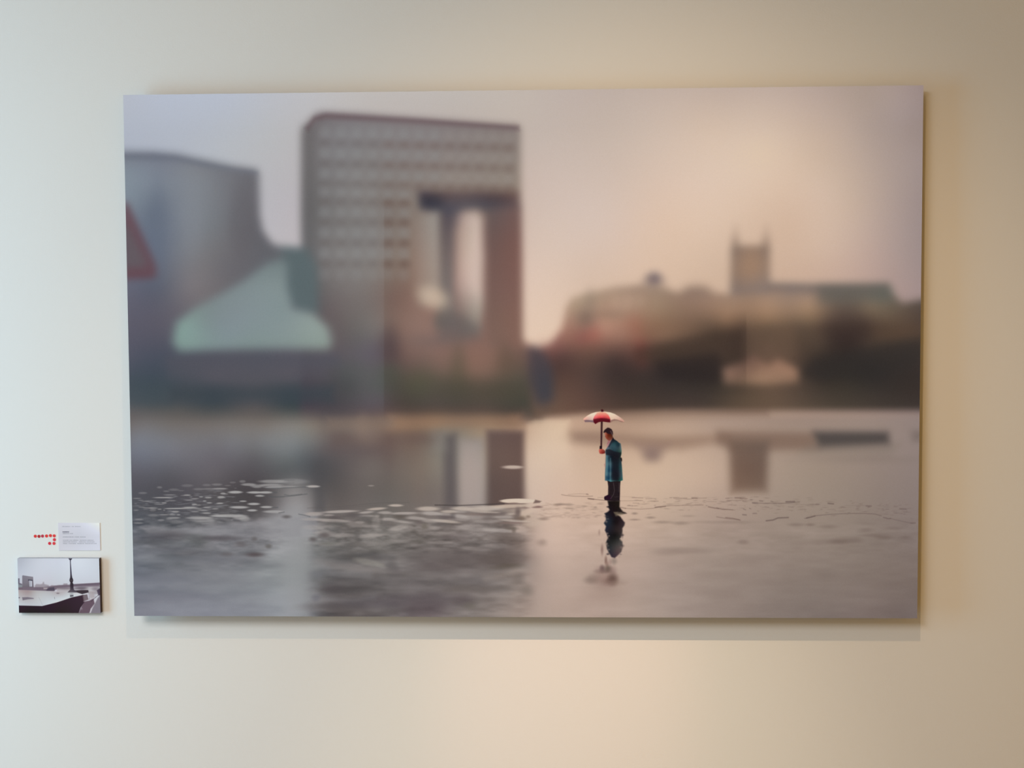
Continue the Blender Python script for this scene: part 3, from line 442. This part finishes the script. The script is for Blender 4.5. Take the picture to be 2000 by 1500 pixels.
    for x,y,rx,ry,col,al in [(1171,1040,2,5,(150,122,112),.55),(1176.5,1074,2.4,9,(120,92,84),.6),(1184,1095,2.4,8,(124,96,86),.75),(1187,1102,2,5,(130,100,90),.5),(1192,1098,3,5,(146,116,110),.4),(1200,1096,5,6,(90,80,74),.35),(1176.5,1111,4.4,6,(78,58,58),.75),(1188,1111,7,6,(92,76,66),.75),(1180,1116,14,4,(104,84,78),.6),(1172,1113,9,7,(150,124,116),.4),
        (1198,1114,6,8,(140,112,106),.45),(1157,1133,13,7,(128,110,100),.7),(1163,1125,12,8,(150,130,118),.4),(1184,1130,20,12,(142,114,104),.6),(1197,1132,9,10,(94,72,64),.8),(1190,1137,12,6,(110,84,76),.5),(1183,1145,18,8,(146,122,112),.35),(1210,1138,14,5,(150,128,114),.35),(1180,1160,40,20,(158,134,122),.35)]:
        c.dash(x,y,rx,ry,col,al,.85)
    # ---- the little figure with its umbrella
    c.poly([(1182,937),(1212.5,937),(1211.5,950),(1211.3,965),(1210.8,978),(1200,979),(1190,978),(1181.5,976.5),(1180,973),(1181,970),(1185,968.5),(1188,966),(1188.3,950),(1187,940)], (36,27,30), .8)
    c.poly([(1181,970),(1186,967.4),(1191,967),(1195,972),(1192,976.6),(1181.8,976)], (38,18,34), 1)
    c.line([(1198.5,943),(1199.5,950),(1200.5,958),(1198.6,966),(1193,974)], 1, (92,80,82), .7, .9)
    c.line([(1209.5,944),(1209,960)], 2, (64,52,54), .7, 1.4); c.line([(1190.5,944),(1190,964)], 1.6, (58,44,48), .6, 1.2); c.line([(1201,971),(1210,970)], 1.4, (58,48,48), .6, 1)
    coat = T([(1184,892,72,104,112),(1185,905,82,118,126),(1184,925,86,124,134),(1184,938,70,110,124),(1190,900,42,70,84),(1190,920,34,70,90),(1189.5,935,22,62,86),(1193,905,60,86,96),(1193,925,64,94,104),(1193,938,72,122,130),(1198,900,22,32,36),(1198,925,26,34,42),(1204,895,24,24,26),(1204,920,28,30,40),(1204,936,28,34,36),
        (1210,900,36,50,54),(1211,915,40,70,72),(1213,930,58,80,84),(1212,937,36,80,74),(1190,880,76,92,104),(1195,876,54,78,86),(1200,866,44,78,84),(1206,860,28,40,46),(1198,862,30,40,46),(1203,872,56,80,88),(1208,870,30,48,54),(1213,872,84,104,106),(1212,886,44,72,58),(1200,882,36,58,66),(1195,886,26,34,44),(1205,888,26,28,32),(1213,866,60,84,90),(1213,900,52,60,64)])
    c.poly([(1197.5,854),(1200,858),(1205,861),(1209,864.5),(1212.3,866.5),(1213.5,872),(1214.5,880),(1214.3,886),(1212.6,893),(1214,900),(1215,910),(1216,925),(1216.8,938),(1211.5,940),(1200,940),(1193,941),(1188,939),(1182,939),(1182,925),(1183.2,910),(1183.8,890),(1183.5,887),(1182,884),(1183.5,878),(1187.5,872),(1192,864)], coat, .7)
    c.poly([(1184,893),(1214,893),(1215.5,938),(1183,938)], (24,30,38), 1, .14); c.poly([(1196,862),(1206,863),(1212,870),(1213,888),(1188,888),(1190,874)], (24,36,46), 2, .2); c.poly([(1196.5,892),(1209,892),(1208.5,938.5),(1195.5,938.5)], (25,27,35), 3, .8)
    c.poly([(1183,878.5),(1190,877),(1200,881.6),(1211,884),(1213.4,884),(1211,893),(1204,896),(1194,890),(1183.5,888)], (27,27,34), 1.4, .82)
    c.line([(1183.4,889),(1183,905),(1182.4,937)], 1.2, (78,86,94), .5, 1); c.line([(1185.6,892),(1186,910),(1185,928)], 2.2, (100,142,150), .55, 1.6); c.line([(1192.6,895),(1193,915),(1192,938)], 1.2, (104,138,144), .6, 1.2)
    c.line([(1189.4,910),(1189.6,936)], 2.2, (22,54,78), .5, 1.5); c.line([(1212,867),(1213,880)], 1.6, (104,120,120), .5, 1.4); c.line([(1198,858),(1193,866),(1189.5,873)], 1.8, (34,30,42), .85, 1)
    c.poly([(1212.3,894),(1214.4,894),(1215.4,898),(1214.8,902),(1213,899)], (20,12,14), .7, .95)
    c.poly([(1187.5,861),(1193,858.5),(1192,864),(1187.6,871.5),(1185.4,874),(1185.6,868)], (150,100,104), .9, .9); c.poly([(1186,868),(1189,866),(1187,872),(1185.2,874)], (190,140,140), .8, .7)
    c.poly([(1180.4,844),(1184,842),(1196,846),(1197.4,856),(1192,860.5),(1189,860.4),(1186,858.5),(1182.8,855),(1182.4,850.5),(1180.6,848)], T([(1181.5,846,170,110,88),(1183,852,160,84,66),(1185,857,136,66,50),(1188,850,96,34,18),(1193,851,84,40,24),(1192,858,120,60,48),(1188,846,110,40,28)]), .8)
    c.poly([(1178.6,844.5),(1180,841),(1183,838),(1187,835.2),(1191,836),(1195,838.6),(1197,843),(1197.6,848),(1196,851),(1193.6,847.6),(1190,848),(1186.5,846.6),(1183.6,844.2),(1180,845.4)], (42,26,30), .8)
    c.line([(1193,842),(1196,849)], 1.6, (112,84,80), .75, 1); c.dash(1183,852,1.1,1.2,(100,40,32),.6,.6)
    c.poly([(1170,878.6),(1172,876.8),(1177,876.6),(1180.5,879),(1182.4,881.6),(1181.6,885.6),(1176.4,886.6),(1171.6,886),(1170,882)], T([(1172,879,190,92,76),(1172,884,178,78,64),(1177,880,156,70,56),(1178,885,124,34,30),(1181,883,112,44,38)]), .8)
    c.line([(1174,879.4),(1173.6,885)], .6, (120,40,36), .5, .5); c.line([(1176.4,879),(1176.4,885.6)], .6, (110,34,32), .5, .5)
    c.poly([(1180,907),(1182.6,904),(1182.6,914),(1181,911)], (176,128,122), 1, .7)
    c.poly([(1173.6,822),(1177.6,822),(1176,876.5),(1173,876.5)], (58,32,34), .7); c.line([(1175,828),(1174,866)], .7, (92,64,64), .5, .6); c.poly([(1171.6,871),(1176,871),(1175.8,877),(1171.2,877)], (34,18,22), .7)
    um = T([(1142,819,232,168,150),(1150,812,240,206,182),(1160,806,244,216,190),(1165,815,238,200,180),(1172,805,240,190,164),(1190,806,238,210,184),(1195,815,226,196,170),(1205,812,226,194,172),(1215,820,206,158,140),(1150,818,210,170,156)])
    c.poly([(1139.5,818.5),(1141,816.6),(1147,812),(1155,807.6),(1164,804.8),(1173,803.8),(1183,804),(1192,805.4),(1201,808.6),(1209,813.4),(1216,818.4),(1220,822.6),(1219.4,824.2),(1215,824.4),(1208,821),(1203,820.6),(1199,821.6),(1195,824.2),(1192,825.6),(1187,824.6),(1183,823.2),(1176,822.8),(1170,824),(1165,827.6),(1162,828.2),(1159,825.4),(1153,824),(1142.4,824.4)], um, .6)
    c.poly([(1141,820.6),(1146,820),(1152,820.6),(1159,821),(1161,825.6),(1153,824.4),(1142.6,824.6)], (112,92,98), .9, .85)
    c.poly([(1194,820.4),(1200,818.6),(1206,819.6),(1214,822.4),(1219,824.4),(1214,824.6),(1208,821.8),(1203,821.2),(1198,822.4),(1193,825.4),(1191,823)], (132,98,88), .9, .8)
    c.poly([(1166.4,806.4),(1174,804.8),(1183,806),(1188,810),(1191,815),(1192.4,820),(1191.8,825),(1187,824.6),(1176,823),(1169,824.6),(1163,828),(1160,825),(1158.8,819),(1161,812.6)],
        T([(1175,806,240,160,132),(1172,811,236,118,104),(1184,812,232,110,98),(1175,815,218,74,84),(1163,816,226,96,100),(1190,817,206,70,76),(1175,818.4,150,20,34),(1162,822,92,24,36),(1175,822,74,20,22),(1190,822,90,20,30)]), .8)
    c.poly([(1159,819.4),(1166,817.6),(1175,816.8),(1185,817.4),(1191.6,819.4),(1191.8,825),(1187,824.6),(1176,823),(1169,824.6),(1163,828),(1160,825)], (88,18,30), 1.3, .85)
    c.poly([(1174,800),(1176.5,799.4),(1179,801),(1178.6,804.4),(1174.4,804.4)], (64,18,26), .7)
    c.a += np.random.default_rng(3).normal(0, 1.5, c.a.shape[:2]).astype(np.float32)[..., None]
    np.clip(c.a, 0, 255, c.a)
    return c

def paint_small():
    """the little print: units are 1/10 of a drawing unit of the large one, origin at its upper left corner (160 x 106)"""
    c = Canvas(0, 0, 161, 107, 6); T = lambda L: tps([l[:2] for l in L], [l[2:] for l in L])
    c.poly([(-9,-9),(170,-9),(170,116),(-9,116)], T([(2,3,168,174,186),(40,3,190,196,206),(80,8,194,200,211),(120,8,193,200,209),(158,3,176,182,191),(2,40,188,194,206),(40,35,196,201,212),(80,40,196,202,211),(130,40,192,198,208),(158,40,186,192,201),(60,48,196,198,208),(2,60,186,186,196),(158,55,186,190,198)]), 1)
    c.poly([(-3,39),(3,39),(3,48),(8,50),(9,60),(-3,60)], (104,100,114), 1.2); c.poly([(-3,50),(9,52),(10,58),(-3,58)], (150,164,164), 1.4, .6)
    c.poly([(8.5,34),(10,33),(30,36),(30.5,57),(8,57)], T([(10,36,122,120,132),(28,38,130,126,136),(14,48,120,116,126),(28,55,108,102,112)]), .9)
    c.poly([(20,41),(29,42),(29,44),(20,43.6)], (70,70,84), .8); c.poly([(22,43),(27.5,44),(27.5,55),(22.5,55)], (186,190,202), .8); c.line([(24,44),(24.4,54)], 1, (130,130,142), .8, .6)
    c.poly([(33,58),(33,53),(36,50),(44,50.5),(48,49.5),(49.4,46),(51,46),(51.6,50),(60,52),(62,55),(66,52),(72,53),(80,54),(88,53),(90,48.8),(97,48.6),(98,54),(104,53),(104,60),(33,60)], (150,143,152), 1.6, .9)
    c.poly([(-3,57),(10,56),(30,56),(50,56),(66,54),(80,52),(104,51),(110,50),(161,47),(161,55),(120,55),(100,56),(80,58),(72,62),(70,64),(-3,62)], (112,100,112), 1.4, .95)
    c.poly([(104,51),(161,47.4),(161,50.8),(104,53.6)], (96,86,98), .9, .8)
    c.poly([(50,57),(58,57),(57,60),(50,60)], (180,172,174), 1.4, .8); c.poly([(55,61),(62,57),(71,56),(72,63),(56,63)], (76,70,84), 1.2, .85)
    c.poly([(76,58),(100,57),(104,57),(161,54),(161,70),(76,66)], T([(80,60,160,152,158),(95,62,166,160,164),(110,60,150,144,150),(125,60,112,104,112),(140,58,168,164,168),(158,58,150,146,152),(120,65,180,180,186),(155,66,150,144,150),(140,66,176,176,180)]), 1.4, .85)
    c.dash(90,58,12,2,(118,110,120),.6,.8); c.dash(124,57,10,2.6,(104,96,106),.7,.8); c.dash(152,59,6,3,(120,110,120),.6,.9)
    c.poly([(-3,61.5),(40,63),(80,65),(104,64),(122,69),(134,71),(126,74),(100,80),(46,93),(-3,93)], T([(2,64,170,160,162),(20,66,160,148,150),(34,66,176,174,176),(60,66,180,180,184),(80,67,176,170,174),(100,67,188,190,194),(118,70,196,200,204),(2,76,180,180,184),(40,78,188,192,196),(80,76,192,197,202),(20,90,184,190,198),(46,91,190,196,204)]), .9)
    c.poly([(7,76),(18,75.6),(30,77.4),(30,79),(18,80),(8,82)], (112,106,118), .9, .9); c.poly([(-3,75),(3,76),(2,78),(-3,78)], (90,84,98), .8, .8)
    c.line([(40,76),(44,84),(47,91)], .5, (140,144,152), .6, .6); c.line([(71,75.6),(71.4,79)], 1, (110,110,120), .6, .7); c.dash(78,68,3,1.2,(110,100,108),.7,.6)
    c.poly([(-3,92),(46,93),(75,86),(105,76),(128,71),(130,86),(122,96),(118,107),(60,110),(-3,110)], T([(5,96,48,34,46),(20,104,38,34,36),(60,100,44,32,42),(100,88,50,38,46),(125,78,56,42,52),(110,100,50,38,46),(85,104,44,36,38)]), .8)
    c.poly([(118,107),(124,94),(130,84),(140,82),(148,78),(150,88),(142,98),(138,110),(116,110)], (88,70,82), 1.2, .9); c.poly([(140,110),(146,96),(156,78),(164,68),(164,110)], (118,112,122), 1.6, .95)
    c.poly([(126,71),(136,70),(138,80),(128,84)], (92,78,84), 1, .8); c.line([(128,84),(140,79)], .8, (140,128,138), .8, .6); c.dash(124,98,1.6,2,(140,130,140),.7,.8)
    c.poly([(140,64),(150,64),(150,76),(142,80)], (166,156,158), 1.4, .6)
    for x in (141.5,144,146.5,149,151.5): c.line([(x,65),(x,76)], .5, (112,104,112), .7, .6)
    c.poly([(155,62),(164,56),(164,72),(158,72)], (60,50,66), 1.4, .85); c.line([(143,84),(152,76),(164,66)], .8, (66,56,68), .8, .6)
    c.poly([(104,63),(120,62),(138,61.5),(139,66),(126,69.5),(112,65),(103,66)], (54,46,52), .8, .95); c.line([(136,62),(139,66),(140,80)], .8, (80,70,80), .6, .6)
    # lamp standard on the parapet
    c.poly([(100.4,-1),(108.6,-1),(107.4,1.6),(105.4,3.5),(105.2,8),(106.4,32),(107.2,37),(108.8,41),(108.8,44),(107.6,47),(109.2,50),(109.2,58),(110,61),(115,64),(116,66.4),(97,66.4),(99,64),(102.4,61),(102.6,50),(103.2,47),(101.8,44),(101.8,41),(103.2,37),(103.6,32),(103.8,8),(103.6,3.5),(101.6,1.6)], T([(104,2,56,52,68),(105,25,50,44,62),(105,42,54,48,54),(105,55,58,50,60),(100,65,96,90,98),(112,65,86,80,90)]), .7)
    c.line([(101.6,42.6),(109,42.6)], 1.2, (90,84,88), .6, .6); c.line([(102.8,55),(102.8,61)], .6, (96,90,92), .6, .5)
    c.poly([(102,71),(108.6,71),(108.6,74),(102,75.4)], (78,78,86), .9, .85); c.dash(105,68.6,3.4,2.4,(150,154,158),.6,.8)
    np.clip(c.a, 0, 255, c.a)
    return c

def paint_card():
    """information card (81 x 54 units): the letters are far too small to read in the photograph, only the lines' grey shows"""
    c = Canvas(0, 0, 81, 54, 6)
    c.poly([(-9,-9),(99,-9),(99,99),(-9,99)], (199,203,214), 1)
    rg = np.random.default_rng(4)
    def words(x0, x1, y, al, h, gaps=()):
        x = x0
        while x < x1:
            w = rg.uniform(.35, .75)
            if not any(a < x < b for a, b in gaps): c.line([(x, y - h * rg.uniform(.3, .6)), (x, y + h * .45)], .22, (70,74,88), al * rg.uniform(.6, 1), .35)
            x += w
    words(8, 31, 7.2, .5, 1.4, [(24,26.5),(33,34)]); words(33, 44, 7.2, .5, 1.4); 
    words(8.4, 21, 17.6, .95, 1.7); words(8.4, 21, 17.9, .9, 1.7); words(8.6, 21.4, 21, .7, 1.4); words(23, 28.6, 21, .55, 1.4)
    words(8.6, 53, 27.6, .6, 1.4, [(30,31),(40.5,42)]); words(8.6, 69, 34, .6, 1.4, [(20,21),(27,28.2),(39,41),(55,56)]); words(8.6, 71, 37.2, .6, 1.4, [(23,24),(36,40),(54,55)]); words(8.6, 74, 40.4, .6, 1.4, [(18,19),(34,36.6),(50,51.4)])
    return c

# ---------------------------------------------------------------- printed pictures: ink colours
def lin(c):
    c = c / 255.; return np.where(c <= .04045, c / 12.92, ((c + .055) / 1.055) ** 2.4).astype(np.float32)
def srgb(c):
    c = np.clip(c, 0, 1); return np.where(c <= .0031308, c * 12.92, 1.055 * c ** (1 / 2.4) - .055).astype(np.float32)
def resample(c, quad, w, h):
    """square the drawing up: quad = drawing coordinates of the print's corners (tl, tr, br, bl)"""
    src = [(0, 0), (1, 0), (1, 1), (0, 1)]; A = []; b = []
    for (u, v), (x, y) in zip(src, quad):
        A += [[u, v, 1, 0, 0, 0, -u * x, -v * x], [0, 0, 0, u, v, 1, -u * y, -v * y]]; b += [x, y]
    H = np.append(np.linalg.solve(np.array(A, float), np.array(b, float)), 1)
    u = ((np.arange(w) + .5) / w)[None]; v = ((np.arange(h) + .5) / h)[:, None]
    d = H[6] * u + H[7] * v + 1; X = (H[0] * u + H[1] * v + H[2]) / d; Y = (H[3] * u + H[4] * v + H[5]) / d
    fx = np.clip((X - c.x0) * c.res - .5, 0, c.w - 1.001); fy = np.clip((Y - c.y0) * c.res - .5, 0, c.h - 1.001)
    j, i = fx.astype(int), fy.astype(int); fx = (fx - j)[..., None].astype(np.float32); fy = (fy - i)[..., None].astype(np.float32)
    a = c.a
    return (a[i, j] * (1 - fx) + a[i, j + 1] * fx) * (1 - fy) + (a[i + 1, j] * (1 - fx) + a[i + 1, j + 1] * fx) * fy
def ink(rgb, light):
    """the colours were picked off the lit picture; dividing by the room light on the print gives the ink plus some lamp glow left in the sky of the large print"""
    h, w = rgb.shape[:2]
    L = grid(light.astype(np.float32), np.linspace(0, light.shape[1] - 1, w)[None], np.linspace(0, light.shape[0] - 1, h)[:, None], 0, 0, 1, 1)
    return np.clip(lin(rgb) / L, .004, .93)
def print_material(name, alb, rough):
    h, w = alb.shape[:2]
    img = bpy.data.images.new(name + '_ink', w, h, alpha=False); px = np.ones((h, w, 4), np.float32)
    px[..., :3] = srgb(alb)[::-1]; img.pixels.foreach_set(px.ravel()); img.update(); img.pack()
    m, nt, b = mat(name, (.5, .5, .5), rough, 0.0)
    t = nt.nodes.new('ShaderNodeTexImage'); t.image = img; t.interpolation = 'Cubic'; t.extension = 'EXTEND'
    nt.links.new(t.outputs['Color'], b.inputs['Base Color'])
    return m
LIGHT_LARGE = np.array('704 741 721 682 690 650 662 661 616 649 638 586 648 630 574 657 624 556 674 627 549 691 630 539 712 630 524 735 637 516 756 645 512 772 648 504 776 642 491 780 640 483 769 623 463 747 602 442 722 579 422 689 551 400 649 519 378 605 483 350 559 446 323 526 418 301 727 757 730 720 737 700 711 718 674 707 700 647 713 691 628 728 690 613 747 692 601 764 692 587 790 699 578 809 701 567 827 705 558 838 704 546 842 697 533 840 688 517 827 671 499 806 650 478 780 625 456 744 594 431 708 564 408 666 529 382 623 495 357 569 448 321 740 771 745 737 755 718 734 737 690 738 727 668 753 724 652 765 719 632 785 721 620 806 723 608 826 727 597 844 729 586 857 727 573 867 726 562 868 718 547 864 708 532 852 692 514 834 671 493 808 647 471 774 617 447 740 587 423 700 554 397 658 520 372 600 471 335 755 789 764 761 775 734 762 760 708 769 751 686 782 746 666 798 744 650 815 744 637 834 745 624 852 747 612 865 746 600 875 743 585 882 738 572 880 728 555 874 715 538 861 699 520 844 680 501 819 656 479 791 630 456 758 602 433 720 570 409 683 539 385 631 495 352 777 808 779 784 793 747 788 781 724 795 772 701 809 768 683 824 765 666 838 762 650 852 761 635 866 760 623 876 756 608 881 749 591 884 742 577 881 731 560 873 717 541 862 701 523 843 681 503 823 660 483 796 635 461 767 609 439 733 580 417 697 550 393 643 504 359 798 824 791 803 810 761 810 799 737 818 790 715 828 783 695 838 777 675 850 773 659 862 770 644 871 765 627 878 759 612 879 749 594 878 740 578 874 728 561 866 714 543 854 698 524 837 679 504 816 657 484 793 635 463 767 610 442 736 583 419 704 556 398 643 504 359 809 835 801 820 824 771 824 810 745 833 803 725 841 794 703 849 787 684 857 779 664 865 774 649 871 767 631 873 758 613 872 746 595 869 735 576 862 722 559 852 706 540 840 690 522 825 672 502 807 652 483 786 631 463 762 608 443 734 584 422 706 559 401 643 503 356 827 848 809 833 835 780 837 821 754 842 810 730 848 800 708 853 790 687 858 781 667 863 773 649 865 764 630 865 753 612 862 740 592 856 727 573 848 713 555 838 698 537 826 682 519 811 663 499 792 644 480 774 624 460 753 603 442 728 580 421 702 557 401 643 503 358 828 849 809 842 841 785 844 827 759 845 813 733 850 802 711 853 792 689 857 781 668 857 770 647 857 758 629 852 745 608 847 731 588 842 718 570 834 704 552 822 688 533 809 671 515 794 653 495 778 634 476 758 615 456 741 597 439 718 574 419 697 554 400 653 514 369 837 856 813 846 845 788 845 828 759 846 814 734 848 801 710 849 789 687 851 778 668 849 765 646 846 752 625 842 737 605 843 730 589 877 739 586 888 736 576 860 712 551 814 677 519 785 648 494 762 625 471 745 606 453 727 587 434 709 568 416 688 549 400 643 506 363 843 859 815 847 845 786 845 827 758 845 813 733 845 799 709 843 784 684 842 772 664 838 756 641 834 743 620 845 741 608 899 762 612 959 787 621 976 787 612 944 762 587 869 713 544 803 665 505 763 627 473 731 597 449 714 579 431 697 561 413 679 543 396 626 493 355 838 854 811 846 842 783 843 825 756 840 807 728 838 793 704 834 777 680 831 763 657 827 749 636 839 748 623 883 767 626 967 804 642 1021 825 648 1031 823 637 1005 800 613 932 752 571 835 689 520 781 643 484 734 600 451 702 571 426 685 553 409 667 535 392 612 482 346 837 850 805 841 836 778 837 818 749 832 801 722 830 786 699 825 770 674 822 756 652 831 753 638 858 764 633 931 796 645 1010 831 660 1047 844 660 1055 840 649 1033 820 626 972 777 590 872 713 537 800 659 494 747 613 460 699 570 426 673 545 405 658 529 390 601 475 343 832 846 800 835 829 769 830 812 742 826 794 716 819 776 690 815 761 668 819 753 649 840 759 640 881 779 642 964 816 658 1028 843 668 1053 849 663 1053 842 650 1037 824 630 987 787 596 897 729 548 815 671 502 762 625 467 708 578 433 667 542 404 647 522 385 605 482 352 812 830 787 752 750 698 740 722 658 732 702 630 722 685 607 715 666 580 720 660 566 744 668 558 781 685 562 845 709 568 883 724 570 898 724 564 895 716 551 888 705 537 860 682 515 789 635 475 716 587 438 673 547 406 627 507 375 587 472 348 559 445 326 536 421 300'.split(), float).reshape(15, 22, 3) / 1000
LIGHT_SMALL = np.array('775 838 833 747 787 764 600 616 595 837 909 906 847 894 873 755 787 757 800 874 877 777 818 797 739 766 736'.split(), float).reshape(3, 3, 3) / 1000
LQ = [(240, 185), (1803, 167), (1792, 1208), (263, 1202.5)]
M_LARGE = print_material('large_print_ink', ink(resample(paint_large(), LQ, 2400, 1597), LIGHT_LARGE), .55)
M_SMALL = print_material('small_print_ink', ink(resample(paint_small(), [(0, 0), (161, 0), (161, 106.5), (0, 106.5)], 966, 640), LIGHT_SMALL), .5)
M_CARD = print_material('card_ink', ink(resample(paint_card(), [(0, 0), (81, 0), (81, 54), (0, 54)], 486, 324), LIGHT_SMALL), .6)

# ---------------------------------------------------------------- large print on its sub-frame
W, H = 1.8, 1.8 / 1.50245
lp = empty('photo_print', (0, 0, 1.6 - H / 2))
tag(lp, 'large frameless photo print of small figure with red and white umbrella on wet ground', 'picture')
TILT = -math.asin(.010 / H)                                   # it hangs 3 cm off the wall at the top, 4 cm at the foot
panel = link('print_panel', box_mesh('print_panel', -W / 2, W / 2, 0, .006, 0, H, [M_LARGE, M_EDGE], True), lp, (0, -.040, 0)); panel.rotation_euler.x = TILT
RW = .03
for (x0, x1, z0, z1) in ((-.74, .74, H - .16, H - .13), (-.74, .74, .13, .16), (-.74, -.71, .16, H - .16), (.71, .74, .16, H - .16)):
    r_ = link('mounting_rail', box_mesh('mounting_rail', x0, x1, .006, .026, z0, z1, [M_BATTEN], False, .001), lp, (0, -.040, 0)); r_.rotation_euler.x = TILT

# ---------------------------------------------------------------- small print, card, stickers
sp = empty('photo_print', (-1.0878, 0, 1.0001))
tag(sp, 'small grey landscape photo print of river wall and lamp post, below the card', 'picture')
link('print_panel', box_mesh('small_print_panel', -.0972, .0972, -.012, 0, 0, .1298, [M_SMALL, M_DARKEDGE, M_TOPEDGE], True), sp)
card = link('info_card', box_mesh('info_card', -.0495, .0495, -.0012, 0, 0, .0656, [M_CARD, M_CARDEDGE], True), None, (-1.0408, 0, 1.1466))
tag(card, 'pale blue-grey wall label card with lines of tiny text, above the small print', 'label card')
DOTS = [(-1.146, 1.1803), (-1.1372, 1.18), (-1.1288, 1.1806), (-1.1191, 1.1809), (-1.1098, 1.1818), (-1.1008, 1.1812), (-1.1006, 1.172), (-1.1018, 1.1632), (-1.1122, 1.1632)]
DL = ['bright red round sticker at the left end of the sticker row', 'dark red round sticker, second from the left in the row', 'dark crimson round sticker, third from the left in the row', 'bright red round sticker, fourth from the left in the row',
      'bright red round sticker, fifth in the row and slightly raised', 'red round sticker at the right corner where the row meets the column', 'red round sticker in the middle of the short column beside the card', 'red round sticker at the foot of the short column beside the card', 'red round sticker alone at the left of the bottom pair']
RED = [(.78, .055, .055), (.48, .04, .045), (.55, .05, .09), (.80, .06, .055), (.80, .06, .055), (.80, .065, .07), (.78, .06, .09), (.78, .065, .08), (.72, .045, .075)]
def disc_mesh(name, r, t):
    bm = bmesh.new(); bmesh.ops.create_cone(bm, cap_ends=True, segments=32, radius1=r * .93, radius2=r, depth=t)
    bmesh.ops.rotate(bm, verts=bm.verts, cent=(0, 0, 0), matrix=Matrix.Rotation(math.pi / 2, 3, 'X')); bmesh.ops.translate(bm, verts=bm.verts, vec=(0, -t / 2, 0))
    me = bpy.data.meshes.new(name); bm.to_mesh(me); bm.free(); return me
for k, ((x, z), lab, c) in enumerate(zip(DOTS, DL, RED)):
    me = disc_mesh('sticker', .0037, .0004); me.materials.append(noisy('red_sticker_paper', c, tuple(v * .9 for v in c), 60, .5))
    tag(link('round_sticker', me, None, (x, 0, z)), lab, 'sticker', 'round stickers beside the wall label')
